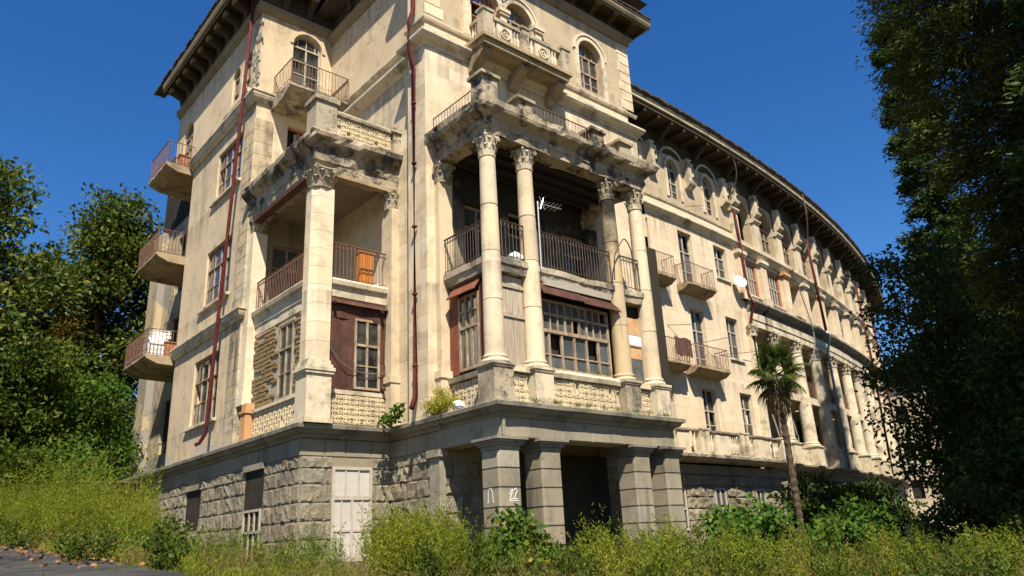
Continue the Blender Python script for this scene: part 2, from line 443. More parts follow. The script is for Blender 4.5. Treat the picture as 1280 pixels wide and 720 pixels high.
class MB:
    def __init__(s, f=IDENT):
        s.f, s.v, s.F = f, [], []

    def pt(s, u, n, z):
        s.v.append(tuple(s.f(u, n, z)))
        return len(s.v) - 1

    def face(s, pts):
        s.F.append([s.pt(*p) for p in pts])

    def box(s, u0, u1, n0, n1, z0, z1, du=None):
        k = max(1, int(math.ceil(abs(u1 - u0) / du))) if du else 1
        ring = []
        for i in range(k + 1):
            u = u0 + (u1 - u0) * i / k
            ring.append([s.pt(u, n0, z0), s.pt(u, n1, z0), s.pt(u, n1, z1), s.pt(u, n0, z1)])
        for i in range(k):
            a, b = ring[i], ring[i + 1]
            for j in range(4):
                s.F.append([a[j], b[j], b[(j + 1) % 4], a[(j + 1) % 4]])
        s.F.append(ring[0][::-1])
        s.F.append(ring[-1])
        return s

    def prism(s, poly, n0, n1):
        """poly in (u, z), extruded between n0 and n1"""
        a = [s.pt(u, n0, z) for u, z in poly]
        b = [s.pt(u, n1, z) for u, z in poly]
        k = len(poly)
        for i in range(k):
            s.F.append([a[i], a[(i + 1) % k], b[(i + 1) % k], b[i]])
        s.F.append(a[::-1])
        s.F.append(b)
        return s

    def prof(s, poly, u0, u1, du=None):
        """poly in (n, z), extruded along u"""
        k = max(1, int(math.ceil(abs(u1 - u0) / du))) if du else 1
        rings = []
        for i in range(k + 1):
            u = u0 + (u1 - u0) * i / k
            rings.append([s.pt(u, n, z) for n, z in poly])
        m = len(poly)
        for i in range(k):
            for j in range(m):
                s.F.append([rings[i][j], rings[i + 1][j], rings[i + 1][(j + 1) % m], rings[i][(j + 1) % m]])
        s.F.append(rings[0][::-1])
        s.F.append(rings[-1])
        return s

    def column(s, poly, z0, z1):
        """poly in (u, n), raised from z0 to z1"""
        a = [s.pt(u, n, z0) for u, n in poly]
        b = [s.pt(u, n, z1) for u, n in poly]
        k = len(poly)
        for i in range(k):
            s.F.append([a[i], a[(i + 1) % k], b[(i + 1) % k], b[i]])
        s.F.append(a[::-1])
        s.F.append(b)
        return s

    def lathe(s, cu, cn, prof, seg=16, jit=0.0):
        rings = []
        for r, z in prof:
            ring = []
            for k in range(seg):
                a = 2 * PI * k / seg
                rr = r * (1 + (random.uniform(-jit, jit) if jit else 0))
                ring.append(s.pt(cu + rr * math.cos(a), cn + rr * math.sin(a), z))
            rings.append(ring)
        for i in range(len(rings) - 1):
            for k in range(seg):
                s.F.append([rings[i][k], rings[i][(k + 1) % seg], rings[i + 1][(k + 1) % seg], rings[i + 1][k]])
        s.F.append(rings[0][::-1])
        s.F.append(rings[-1])
        return s

    def tube(s, pts, r, seg=6, r1=None):
        P = [Vector(s.f(*p)) for p in pts]
        rings = []
        for i, p in enumerate(P):
            d = (P[min(i + 1, len(P) - 1)] - P[max(i - 1, 0)]).normalized()
            x = d.cross(Vector((0, 0, 1)))
            if x.length < 1e-3:
                x = d.cross(Vector((1, 0, 0)))
            x.normalize()
            y = x.cross(d)
            rr = r if r1 is None else r + (r1 - r) * i / max(1, len(P) - 1)
            b = len(s.v)
            for k in range(seg):
                a = 2 * PI * k / seg
                s.v.append(tuple(p + x * rr * math.cos(a) + y * rr * math.sin(a)))
            rings.append(list(range(b, b + seg)))
        for i in range(len(rings) - 1):
            for k in range(seg):
                s.F.append([rings[i][k], rings[i][(k + 1) % seg], rings[i + 1][(k + 1) % seg], rings[i + 1][k]])
        s.F.append(rings[0][::-1])
        s.F.append(rings[-1])
        return s

    def ring(s, cu, cz, r, n, t, seg=8, rz=None):
        rz = rz or r
        for k in range(seg):
            a, b = 2 * PI * k / seg, 2 * PI * (k + 1) / seg
            pts = []
            for ang in (a, b):
                c, sn = math.cos(ang), math.sin(ang)
                pts.append(((cu + r * c, cz + rz * sn), (cu + (r - t) * c, cz + (rz - t) * sn)))
            s.prism([pts[0][0], pts[1][0], pts[1][1], pts[0][1]], n - t / 2, n + t / 2)
        return s

    def mesh(s, smooth=False):
        me = bpy.data.meshes.new('mesh')
        me.from_pydata(s.v, [], s.F)
        if smooth:
            me.polygons.foreach_set('use_smooth', [True] * len(me.polygons))
        me.update()
        return me

    def build(s, name, mat, parent=None, kind=None, smooth=False):
        return link(name, s.mesh(smooth), mat, parent, kind)


def wall(name, f, u0, u1, z0, z1, holes, mat, parent, depth=0.35, du=None, n=0.0):
    """a facade sheet with openings (a, b, c, d[, 'arch']) and their reveals"""
    us = {u0, u1}
    zs = {z0, z1}
    for h in holes:
        us |= {h[0], h[1]}
        zs |= {h[2], h[3]}
    us = sorted(x for x in us if u0 <= x <= u1)
    if du:
        fine = []
        for a, b in zip(us, us[1:]):
            k = max(1, int(math.ceil((b - a) / du)))
            fine += [a + (b - a) * i / k for i in range(k)]
        us = fine + [us[-1]]
    zs = sorted(x for x in zs if z0 <= x <= z1)
    m = MB(f)
    for a, b in zip(us, us[1:]):
        for c, d in zip(zs, zs[1:]):
            mu, mz = (a + b) / 2, (c + d) / 2
            if any(h[0] < mu < h[1] and h[2] < mz < h[3] for h in holes):
                continue
            m.face([(a, n, c), (b, n, c), (b, n, d), (a, n, d)])
    for h in holes:
        a, b, c, d = h[:4]
        if len(h) > 4:
            r = (b - a) / 2
            mu, spring, K = (a + b) / 2, d - (b - a) / 2, 12
            arc = [(mu - r * math.cos(PI * k / K), spring + r * math.sin(PI * k / K)) for k in range(K + 1)]
            for p, q in zip(arc, arc[1:]):
                m.face([(p[0], n, p[1]), (q[0], n, q[1]), (q[0], n, d), (p[0], n, d)])
                m.face([(p[0], n, p[1]), (p[0], n - depth, p[1]), (q[0], n - depth, q[1]), (q[0], n, q[1])])
            top = spring
        else:
            top = d
            m.face([(a, n, d), (a, n - depth, d), (b, n - depth, d), (b, n, d)])
        m.face([(a, n, c), (a, n - depth, c), (a, n - depth, top), (a, n, top)])
        m.face([(b, n, c), (b, n, top), (b, n - depth, top), (b, n - depth, c)])
        m.face([(a, n, c), (b, n, c), (b, n - depth, c), (a, n - depth, c)])
    return m.build(name, mat, parent)


def sweep(name, path, prof, mat, parent, step=0.4, erode=0.0, closed_prof=True, seedv=0.0):
    """profile (n, z) swept along plan path; outward is the right-hand side seen from above"""
    P = [Vector((p[0], p[1])) for p in path]
    N = []
    for i in range(len(P)):
        ns = []
        if i > 0:
            d = (P[i] - P[i - 1]).normalized()
            ns.append(Vector((d.y, -d.x)))
        if i < len(P) - 1:
            d = (P[i + 1] - P[i]).normalized()
            ns.append(Vector((d.y, -d.x)))
        if len(ns) == 2:
            b = (ns[0] + ns[1]).normalized()
            N.append(b / max(0.3, b.dot(ns[0])))
        else:
            N.append(ns[0])
    st = []
    for i in range(len(P) - 1):
        L = (P[i + 1] - P[i]).length
        k = max(1, int(L / step))
        for j in range(k):
            t = j / k
            st.append((P[i].lerp(P[i + 1], t), N[i].lerp(N[i + 1], t)))
    st.append((P[-1], N[-1]))
    m = MB()
    rings = []
    for p, nn in st:
        ring = []
        for n, z in prof:
            x, y = p.x + nn.x * n, p.y + nn.y * n
            if erode:
                q = Vector((x * 1.7 + seedv, y * 1.7, z * 1.7))
                e = noise.fractal(q, 1.0, 2.0, 4) * erode
                bite = max(0.0, noise.noise(q * 0.6 + Vector((7, 3, 1))) - 0.18) * erode * 2.2
                x -= nn.x * (max(0, e) + bite)
                y -= nn.y * (max(0, e) + bite)
                z += e * 0.5
            ring.append(m.pt(x, y, z))
        rings.append(ring)
    k = len(prof)
    for i in range(len(rings) - 1):
        for j in range(k if closed_prof else k - 1):
            m.F.append([rings[i][j], rings[i + 1][j], rings[i + 1][(j + 1) % k], rings[i][(j + 1) % k]])
    m.F.append(rings[0][::-1])
    m.F.append(rings[-1])
    return m.build(name, mat, parent)


def fine_prof(prof, step=0.12):
    out = []
    k = len(prof)
    for i in range(k):
        a, b = prof[i], prof[(i + 1) % k]
        L = math.hypot(b[0] - a[0], b[1] - a[1])
        m = max(1, int(L / step))
        out += [(a[0] + (b[0] - a[0]) * j / m, a[1] + (b[1] - a[1]) * j / m) for j in range(m)]
    return out


# shared unit meshes: local x along the wall (0..1), -y outwards, z up (0..1)
def rough_unit(seed, rough=1.0, nx=6, nz=4, edge=0.0):
    R = random.Random(seed)
    v, F = [], []
    for j in range(nz + 1):
        for i in range(nx + 1):
            x, z = i / nx, j / nz
            inner = 0 < i < nx and 0 < j < nz
            y = -(0.62 + R.uniform(-0.32, 0.38) * rough) if inner else -(0.25 + R.uniform(0, .2) + R.uniform(0, edge))
            if inner:
                x += R.uniform(-.05, .05) - (.10 if i == 1 else -.10 if i == nx - 1 else 0)
                z += R.uniform(-.06, .06) - (.15 if j == 1 else -.15 if j == nz - 1 else 0)
            v.append((x, y, z))
    for j in range(nz):
        for i in range(nx):
            a = j * (nx + 1) + i
            F.append([a, a + 1, a + nx + 2, a + nx + 1])
    rim = [i for i in range(nx + 1)] + [j * (nx + 1) + nx for j in range(1, nz + 1)] + [nz * (nx + 1) + i for i in range(nx - 1, -1, -1)] + [j * (nx + 1) for j in range(nz - 1, 0, -1)]
    b = len(v)
    for r in rim:
        v.append((v[r][0], 0.25, v[r][2]))
    k = len(rim)
    for i in range(k):
        F.append([rim[(i + 1) % k], rim[i], b + i, b + (i + 1) % k])
    me = bpy.data.meshes.new('rough_block')
    me.from_pydata(v, [], F)
    me.update()
    return me


def slab_unit(bev=0.03):
    v, F = [], []
    for (x0, x1, z0, z1, y) in ((0, 1, 0, 1, 1.0), (0, 1, 0, 1, 0.0), (bev * .5, 1 - bev * .5, bev, 1 - bev, -0.5)):
        v += [(x0, y, z0), (x1, y, z0), (x1, y, z1), (x0, y, z1)]
    for a in (0, 4):
        for i in range(4):
            F.append([a + i, a + (i + 1) % 4, a + 4 + (i + 1) % 4, a + 4 + i])
    F.append([8, 9, 10, 11])
    me = bpy.data.meshes.new('dressed_block')
    me.from_pydata(v, [], F)
    me.update()
    return me


ROUGH = {}


def unit(kind, mat):
    key = (kind, mat)
    if key not in ROUGH:
        if kind == 'rough':
            L = [rough_unit(i, 1.0) for i in range(10)]
        elif kind == 'mud':
            L = [rough_unit(50 + i, 0.35, 4, 3, 0.25) for i in range(6)]
        else:
            L = [slab_unit()]
        for me in L:
            me.materials.append(M[mat])
        ROUGH[key] = L
    return random.choice(ROUGH[key])


COUNT = {}


def block(name, f, u0, u1, z0, z1, d, kind, mat, parent, n=0.0):
    """one block on a facade frame, between u0 and u1, face proud by about d"""
    ax, ay = f.axes((u0 + u1) / 2)
    a, b = Vector(f(u0, n, z0)), Vector(f(u1, n, z0))
    o0 = a if (b - a).dot(ax) > 0 else b
    ln = (b - a).length
    xd = (b - a).normalized() if (b - a).dot(ax) > 0 else (a - b).normalized()
    mt = Matrix(((xd.x * ln, ay.x * d, 0, o0.x), (xd.y * ln, ay.y * d, 0, o0.y), (0, 0, z1 - z0, o0.z), (0, 0, 0, 1)))
    o = link(name, unit(kind, mat), None, parent)
    o.matrix_basis = mt
    COUNT[name] = COUNT.get(name, 0) + 1
    return o


def courses(name, f, u0, u1, zs, lens, d, kind, mat, parent, holes=(), gap=0.012, n=0.0, jit=0.0):
    for ci, (z0, z1) in enumerate(zip(zs, zs[1:])):
        u = u0 - (random.uniform(0.2, .8) * lens[0] if ci % 2 else 0)
        while u < u1 - 0.05:
            L = random.uniform(*lens)
            a, b = max(u, u0), min(u + L, u1)
            if u1 - b < lens[0] * 0.4:
                b = u1
            u = b if b == u1 else u + L
            spans = [(a, b)]
            for h in holes:
                if z0 < h[3] - .02 and z1 > h[2] + .02:
                    ns = []
                    for (p, q) in spans:
                        if q <= h[0] or p >= h[1]:
                            ns.append((p, q))
                        else:
                            if p < h[0] - .08:
                                ns.append((p, h[0]))
                            if q > h[1] + .08:
                                ns.append((h[1], q))
                    spans = ns
            for p, q in spans:
                if q - p > 0.1:
                    block(name, f, p + gap / 2, q - gap / 2, z0 + gap / 2, z1 - gap / 2, d * random.uniform(1 - jit, 1 + jit), kind, mat, parent, n)


# ------------------------------------------------------------------ terrain
def gz(x, y):
    z = -1.32 + 0.068 * y - 0.03 * x
    return 2.2 * math.tanh((z + 0.4) / 2.6) - 0.4 + 0.42 * min(1.0, max(0.0, (6.5 - x) / 3.0))


def gzn(x, y):
    z = -1.32 + 0.068 * y - 0.03 * x
    return 2.2 * np.tanh((z + 0.4) / 2.6) - 0.4 + 0.42 * np.clip((6.5 - x) / 3.0, 0, 1)


def ground():
    def axis(lo, hi, a, b):
        inner = np.arange(a, b + .01, 0.7)
        out1 = a - np.cumsum(1.0 * 1.35 ** np.arange(22))
        out2 = b + np.cumsum(1.0 * 1.35 ** np.arange(22))
        return np.concatenate([out1[::-1], inner, out2])
    xs, ys = axis(0, 0, -8, 36), axis(0, 0, -4, 42)
    X, Y = np.meshgrid(xs, ys)
    Z = gzn(X, Y) + 0.05 * np.sin(X * 1.3) * np.cos(Y * 1.7)
    v = np.stack([X, Y, Z], -1).reshape(-1, 3)
    nx, ny = len(xs), len(ys)
    I = np.arange(nx * ny).reshape(ny, nx)
    F = np.stack([I[:-1, :-1], I[:-1, 1:], I[1:, 1:], I[1:, :-1]], -1).reshape(-1, 4)
    link('ground', npmesh(v, F, smooth=True), 'soil', None, 'structure')
    # asphalt drive along the left side
    m = MB()
    for i in range(60):
        y0, y1 = 3 + i * .7, 3 + (i + 1) * .7
        for j in range(10):
            def e(y):
                return 3.3 + 0.25 * noise.noise(Vector((0, y * .6, 3)))
            xa0, xb0 = -5.0 + (e(y0) + 5) * j / 10, -5.0 + (e(y0) + 5) * (j + 1) / 10
            xa1, xb1 = -5.0 + (e(y1) + 5) * j / 10, -5.0 + (e(y1) + 5) * (j + 1) / 10
            h = .09
            m.face([(xa0, y0, gz(xa0, y0) + h), (xb0, y0, gz(xb0, y0) + h), (xb1, y1, gz(xb1, y1) + h), (xa1, y1, gz(xa1, y1) + h)])
    m.build('road', 'asphalt', None, 'structure')


def npmesh(v, F, smooth=False):
    v = np.ascontiguousarray(v, np.float32)
    F = np.ascontiguousarray(F, np.int32)
    me = bpy.data.meshes.new('mesh')
    k = F.shape[1]
    me.vertices.add(len(v))
    me.vertices.foreach_set('co', v.ravel())
    me.loops.add(F.size)
    me.loops.foreach_set('vertex_index', F.ravel())
    me.polygons.add(len(F))
    me.polygons.foreach_set('loop_start', np.arange(0, F.size, k, dtype=np.int32))
    me.polygons.foreach_set('loop_total', np.full(len(F), k, np.int32))
    if smooth:
        me.polygons.foreach_set('use_smooth', np.ones(len(F), bool))
    me.update(calc_edges=True)
    me.validate()
    return me


ground()

# ================================================================== BUILDING
B = empty('sanatorium_building', (15, 22, 0), 'huge derelict cream and grey sanatorium with pillared loggias and a long curved wing', 'building')


# ---- reusable parts
def window(f, u0, u1, z0, z1, n=-0.2, cols=2, rows=(0.62,), mat='wood_pale', arch=False, t=0.07, glaze=0.92, inner=(), single=False, bars=0.035, name='window', curtain=False):
    """window part (frame bars) with its panes as sub-parts. rows: transoms; inner: extra thin glazing bar rows"""
    m = MB(f)
    top = z1 - (u1 - u0) / 2 if arch else z1
    m.box(u0, u0 + t, n - .05, n + .03, z0, top)
    m.box(u1 - t, u1, n - .05, n + .03, z0, top)
    m.box(u0 + t, u1 - t, n - .05, n + .028, z0, z0 + t)
    zlist = [z0 + t] + [z0 + (top - z0) * r for r in rows] + [top - (0 if arch else t)]
    if not arch:
        m.box(u0 + t, u1 - t, n - .05, n + .028, z1 - t, z1)
    for zz in zlist[1:-1]:
        m.box(u0 + t, u1 - t, n - .05, n + .035, zz - t * .5, zz + t * .5)
    if arch:
        m.box(u0 + t, u1 - t, n - .05, n + .035, top - t * .5, top + t * .5)
        K, r, mu = 10, (u1 - u0) / 2, (u0 + u1) / 2
        for k in range(K):
            a, b = PI * k / K, PI * (k + 1) / K
            P = [(mu - rr * math.cos(q), top + rr * math.sin(q)) for q, rr in ((a, r), (b, r), (b, r - t), (a, r - t))]
            m.prism(P, n - .05, n + .03)
        for k in range(1, 4):
            a = PI * k / 4
            m.box(mu - (r - t) * math.cos(a) - bars / 2, mu - (r - t) * math.cos(a) + bars / 2, n - .03, n + .01, top, top + (r - t) * math.sin(a))
    ulist = [u0 + t + (u1 - u0 - 2 * t) * i / cols for i in range(cols + 1)]
    for uu in ulist[1:-1]:
        m.box(uu - bars, uu + bars, n - .045, n + .02, z0 + t, top)
    for zz in inner:
        q = z0 + (top - z0) * zz
        m.box(u0 + t, u1 - t, n - .03, n + .012, q - bars * .5, q + bars * .5)
    o = m.build(name, mat, B)
    zall = sorted(zlist + [z0 + (top - z0) * q for q in inner])
    if single:
        p = MB(f)
        p.box(u0 + t * .5, u1 - t * .5, n - .025, n - .02, z0 + t * .5, top)
        if arch:
            K, r, mu = 10, (u1 - u0) / 2 - t * .5, (u0 + u1) / 2
            p.prism([(mu - r * math.cos(PI * k / K), top + r * math.sin(PI * k / K)) for k in range(K + 1)], n - .025, n - .02)
        p.build('pane', 'glass', o)
    else:
        for ua, ub in zip(ulist, ulist[1:]):
            for za, zb in zip(zall, zall[1:]):
                if random.random() < glaze:
                    tl = random.uniform(-.006, .006)
                    p = MB(f)
                    p.box(ua + .005, ub - .005, n - .022 + tl, n - .016 + tl, za + .005, zb - .005)
                    p.build('pane', 'glass', o)
        if arch:
            K, r, mu = 10, (u1 - u0) / 2 - t * .5, (u0 + u1) / 2
            p = MB(f)
            p.prism([(mu - r * math.cos(PI * k / K), top + r * math.sin(PI * k / K)) for k in range(K + 1)], n - .025, n - .02)
            p.build('pane', 'glass', o)
    if curtain:
        for k in range(random.choice((1, 1, 2))):
            a = u0 + t + random.uniform(0, .55) * (u1 - u0 - 2 * t)
            b = min(u1 - t, a + random.uniform(.2, .45) * (u1 - u0))
            c = MB(f)
            K = 8
            zt = z0 + (top - z0) * random.uniform(.7, .98)
            zb = z0 + (top - z0) * random.uniform(.03, .3)
            for q in range(K):
                ua, ub = a + (b - a) * q / K, a + (b - a) * (q + 1) / K
                na, nb = n - .09 - .03 * (q % 2), n - .09 - .03 * ((q + 1) % 2)
                c.face([(ua, na, zb), (ub, nb, zb), (ub, nb, zt), (ua, na, zt)])
            c.build('curtain', 'cloth', o)
    return o


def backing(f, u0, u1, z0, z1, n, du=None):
    MB(f).box(u0, u1, n - .1, n, z0, z1, du).build('inner_wall', 'dark', B)  # dark sheet stands in for the unlit room behind openings


def railing(f, path, z0, z1, parent, mat='iron', sp=0.13, rings=False, lean=0.0, name='railing', t=0.011):
    m = MB(f)
    for (u0, n0), (u1, n1) in zip(path, path[1:]):
        L = math.hypot(u1 - u0, n1 - n0)
        k = max(1, int(L / sp))
        for i in range(k + 1):
            q = i / k
            u, n = u0 + (u1 - u0) * q, n0 + (n1 - n0) * q
            rr = t * (1.7 if i in (0, k) else 1)
            dj = random.uniform(-.012, .012)
            m.tube([(u, n, z0), (u + dj, n, z1)], rr, 4)
        for zz, rr in ((z1, .022), (z0 + .06, .013), (z1 - .15, .013)) if rings else ((z1, .022), (z0 + .06, .013)):
            ps = [(u0 + (u1 - u0) * i / 6, n0 + (n1 - n0) * i / 6, zz + lean * math.sin(i * 1.3) * .01) for i in range(7)]
            m.tube(ps, rr, 4)
        if rings:
            for i in range(k):
                q = (i + .5) / k
                u, n = u0 + (u1 - u0) * q, n0 + (n1 - n0) * q
                du, dn = (u1 - u0) / L, (n1 - n0) / L
                pts = []
                for a in range(7):
                    an = 2 * PI * a / 6
                    c = .055 * math.cos(an)
                    pts.append((u + du * c, n + dn * c, z1 - .075 + .06 * math.sin(an)))
                m.tube(pts, .009, 3)
    return m.build(name, mat, parent)


def scrolls(f, path, z, parent, mat='iron'):
    m = MB(f)
    for (u0, n0), (u1, n1) in zip(path, path[1:]):
        L = math.hypot(u1 - u0, n1 - n0)
        k = max(1, int(L / .33))
        for i in range(k):
            q = (i + .5) / k
            u, n = u0 + (u1 - u0) * q, n0 + (n1 - n0) * q
            du, dn = (u1 - u0) / L, (n1 - n0) / L
            for sg in (-1, 1):
                pts = []
                for a in range(9):
                    an = a / 8 * 1.6 * PI
                    r = .11 * (1 - a / 11)
                    c = sg * (.09 - r * math.cos(an) * .8)
                    pts.append((u + du * c, n + dn * c, z + .10 + r * math.sin(an)))
                m.tube(pts, .010, 3)
    return m.build('scroll_ornament', mat, parent, 'stuff')


def balcony(f, u0, u1, nb, n1, z, railh=1.0, thick=0.28, mat='iron', smat='mould_cream', taper=0.35, orn=False, du=None, lean=0, jag=0.03):
    """slab with its railing; underside tapers to the wall"""
    m = MB(f)
    k = 10
    for i in range(k):
        a, b = u0 + (u1 - u0) * i / k, u0 + (u1 - u0) * (i + 1) / k
        j = n1 - random.uniform(0, jag)
        m.prof([(nb, z - thick - .12), (j - taper, z - thick - .05), (j - .06, z - thick * .55), (j - .05, z - .12), (j, z - .1), (j, z - random.uniform(0, .015)), (nb, z)], a, b)
    o = m.build('balcony', smat, B)
    e = .07
    path = [(u0 + e, nb), (u0 + e, n1 - e), (u1 - e, n1 - e), (u1 - e, nb)]
    railing(f, path, z, z + railh, o, mat, lean=lean)
    if orn:
        scrolls(f, path, z + .08, o, mat)
    return o


def capital(m, cu, cn, z0, z1, r, sq):
    """corinthian-like: bell, two rings of leaves, volutes, hollow-sided abacus"""
    h = z1 - z0
    m.lathe(cu, cn, [(r * 1.12, z0), (r * 1.15, z0 + h * .06), (r * .97, z0 + h * .08), (r * 1.0, z0 + h * .5), (r * 1.25, z0 + h * .82), (r * 1.3, z0 + h * .84)], 12)
    for row, (zb, zt, k, ph) in enumerate(((.06, .46, 8, 0), (.3, .74, 8, PI / 8))):
        for i in range(k):
            a = 2 * PI * i / k + ph
            w = r * .36
            ca, sa = math.cos(a), math.sin(a)
            prev = None
            for q, (rr, zz) in enumerate(((1.03, zb), (1.14, zb + (zt - zb) * .5), (1.32, zb + (zt - zb) * .88), (1.46, zt), (1.50, zt - .06))):
                ww = w * (1, 1.05, .85, .55, .2)[q]
                L = (cu + rr * r * ca - ww * sa, cn + rr * r * sa + ww * ca, z0 + h * zz)
                R = (cu + rr * r * ca + ww * sa, cn + rr * r * sa - ww * ca, z0 + h * zz)
                if prev:
                    m.face([prev[0], prev[1], R, L])
                prev = (L, R)
    for sx in (-1, 1):
        for sy in (-1, 1):
            a = math.atan2(sy, sx)
            ca, sa = math.cos(a), math.sin(a)
            pts = [(cu + rr * r * ca, cn + rr * r * sa, z0 + h * zz) for rr, zz in ((1.1, .55), (1.35, .78), (1.62, .86), (1.72, .78), (1.62, .71), (1.54, .77))]
            m.tube(pts, r * .11, 5)
    K = 6
    poly = []
    for i in range(4):
        a0 = PI / 4 + i * PI / 2
        p0 = (math.cos(a0) * sq * 1.18, math.sin(a0) * sq * 1.18)
        a1 = a0 + PI / 2
        p1 = (math.cos(a1) * sq * 1.18, math.sin(a1) * sq * 1.18)
        for j in range(K):
            t = j / K
            x, y = p0[0] + (p1[0] - p0[0]) * t, p0[1] + (p1[1] - p0[1]) * t
            d = 1 - .22 * math.sin(PI * t)
            poly.append((cu + x * d, cn + y * d))
    m.column(poly, z0 + h * .84, z0 + h * .93)
    m.column([(cu + (x - cu) * 1.06, cn + (y - cn) * 1.06) for x, y in poly], z0 + h * .935, z1)
    return m


def column(f, cu, cn, z0, z1, r0, r1, mat, capmat, capH=0.75, ped=None, pedmat=None, seg=20, drums=(.26, .5, .74), capz=None):
    za = z0 + .22
    capb = z1 - capH
    rad = lambda z: r0 + (r1 - r0) * ((z - za) / (capb - za)) ** 1.5
    o = MB(f).lathe(cu, cn, [(rad(z) - .02, z) for z in (za, (za + capb) / 2, capb)], seg).build('column', mat, B)
    cuts = [za] + [za + (capb - za) * d for d in drums] + [capb]
    for a, c in zip(cuts, cuts[1:]):
        a, c = a + .005, c - .005
        jx, jy = (random.uniform(-.006, .006), random.uniform(-.006, .006)) if drums else (0, 0)
        k = 4
        d = MB(f)
        d.lathe(cu + jx, cn + jy, [(rad(a) - .012, a)] + [(rad(a + (c - a) * i / k), a + .012 + (c - a - .024) * i / k) for i in range(k + 1)] + [(rad(c) - .012, c)], seg + 14)
        d.build('drum', mat, o)
    b = MB(f)
    b.lathe(cu, cn, [(r0 * 1.32, z0), (r0 * 1.36, z0 + .04), (r0 * 1.32, z0 + .09), (r0 * 1.12, z0 + .105), (r0 * 1.10, z0 + .13), (r0 * 1.2, z0 + .16), (r0 * 1.18, z0 + .20), (r0 * 1.02, z0 + .23)], seg)
    b.build('base', mat, o, smooth=True)
    capital(MB(f), cu, cn, capb, z1, r1, r1 * 1.35).build('capital', capmat, o)
    if ped:
        w, pz = ped
        p = MB(f)
        p.box(cu - w, cu + w, cn - w, cn + w, pz + .12, z0 - .13)
        p.box(cu - w - .04, cu + w + .04, cn - w - .04, cn + w + .04, pz, pz + .12)
        p.box(cu - w - .03, cu + w + .03, cn - w - .03, cn + w + .03, z0 - .13, z0 - .07)
        p.box(cu - w - .06, cu + w + .06, cn - w - .06, cn + w + .06, z0 - .07, z0)
        p.build('pedestal', pedmat or mat, o)
    return o


def lattice(f, u0, u1, z0, z1, n=0.0):
    """moulded terracotta parapet panel: upright strips of rings and lozenges on a sunk backing"""
    m = MB(f)
    m.box(u0, u1, n - .14, n - .06, z0, z1)
    k = max(1, int((u1 - u0) / .165))
    w = (u1 - u0) / k
    rows = max(2, int((z1 - z0) / .135))
    h = (z1 - z0) / rows
    for i in range(k):
        c = u0 + w * (i + .5)
        m.box(u0 + w * i - .012, u0 + w * i + .012, n - .06, n + .012, z0, z1)
        if i % 2:
            m.box(c - .03, c + .03, n - .06, n - .005, z0, z1)
        for j in range(rows):
            zc = z0 + h * (j + .5)
            if noise.noise(Vector((c * 2.3, zc * 2.9, n))) > .42 or random.random() < .03:
                continue
            m.ring(c, zc, w * .44, n - .02, .042, 6, h * .46)
            if (i + j) % 2:
                m.prism([(c - .03, zc), (c, zc - .045), (c + .03, zc), (c, zc + .045)], n - .06, n + .02)
    return m.build('parapet_panel', 'lattice', B)


def cable(f, pts, r, parent, mat='cable', name='cable'):
    """smooth curve through the points"""
    P = [Vector(f(*p)) for p in pts]
    out = []
    for i in range(len(P) - 1):
        p0, p1, p2, p3 = P[max(i - 1, 0)], P[i], P[i + 1], P[min(i + 2, len(P) - 1)]
        for j in range(6):
            t = j / 6
            out.append(0.5 * ((2 * p1) + (-p0 + p2) * t + (2 * p0 - 5 * p1 + 4 * p2 - p3) * t * t + (-p0 + 3 * p1 - 3 * p2 + p3) * t ** 3))
    out.append(P[-1])
    m = MB()
    m.tube([tuple(p) for p in out], r, 5)
    return m.build(name, mat, parent)


LW, LF = left(9.05), front(24.2)       # left wing: side wall, end wall above the loggia
TF, TS = front(16.9), left(12.0)       # tower: front wall, side wall
PF, PS = front(14.5), left(12.0)       # portico planes
GF, GS = front(19.4), left(9.35)       # loggia planes

# ---- solid cores so that rooms stay dark
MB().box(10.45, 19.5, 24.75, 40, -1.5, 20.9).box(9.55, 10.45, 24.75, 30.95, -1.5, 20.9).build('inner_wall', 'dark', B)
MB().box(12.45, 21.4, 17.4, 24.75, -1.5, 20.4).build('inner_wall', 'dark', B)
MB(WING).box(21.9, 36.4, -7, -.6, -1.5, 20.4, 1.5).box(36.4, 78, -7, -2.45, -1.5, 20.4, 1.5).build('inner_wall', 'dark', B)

# ---- LEFT WING side wall
w2, w3, w4 = (26.0, 28.55, 4.55, 6.95), (25.65, 28.2, 8.95, 11.22), (25.35, 27.85, 13.3, 15.35)
top_arches = [(25.0, 25.75, 16.95, 18.85, 'a'), (26.15, 26.95, 16.95, 18.75, 'a'), (31.6, 32.9, 16.25, 19.0, 'a')]
wall('wall', LW, 24.2, 31.0, 3.3, 16.2, [w2, w3, w4], 'plaster_tan', B)
wall('wall', LW, 24.2, 33.9, 16.2, 21.4, top_arches, 'plaster_tan', B, depth=0.5)
MB(LW).box(31.0, 33.9, -2.5, -.002, 15.9, 16.2).build('wall', 'plaster_tan', B)
for (a, b, c, d) in (w2, w3, w4):
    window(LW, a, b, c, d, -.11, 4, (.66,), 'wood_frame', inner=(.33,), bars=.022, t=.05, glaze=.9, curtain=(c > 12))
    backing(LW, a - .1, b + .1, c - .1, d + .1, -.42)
    MB(LW).box(a - .15, b + .35, -.05, .12, c - .13, c - .03).build('sill', 'mould_cream', B)
for h in top_arches[:2]:
    window(LW, h[0], h[1], h[2], h[3], -.12, 1, (.5,), 'wood_frame', arch=True, single=True)
window(LW, 31.6, 32.9, 16.25, 19.0, -.12, 2, (.7,), 'wood_frame', arch=True, single=True, name='balcony_door')
backing(LW, 24.7, 33.8, 16.3, 19.4, -.55)
MB(LW).box(25.85, 26.05, -.3, .05, 16.95, 18.2).build('pilaster', 'mould_cream', B)
MB(LW).box(24.8, 27.3, 0, .16, 16.72, 16.9).build('sill', 'mould_cream', B)
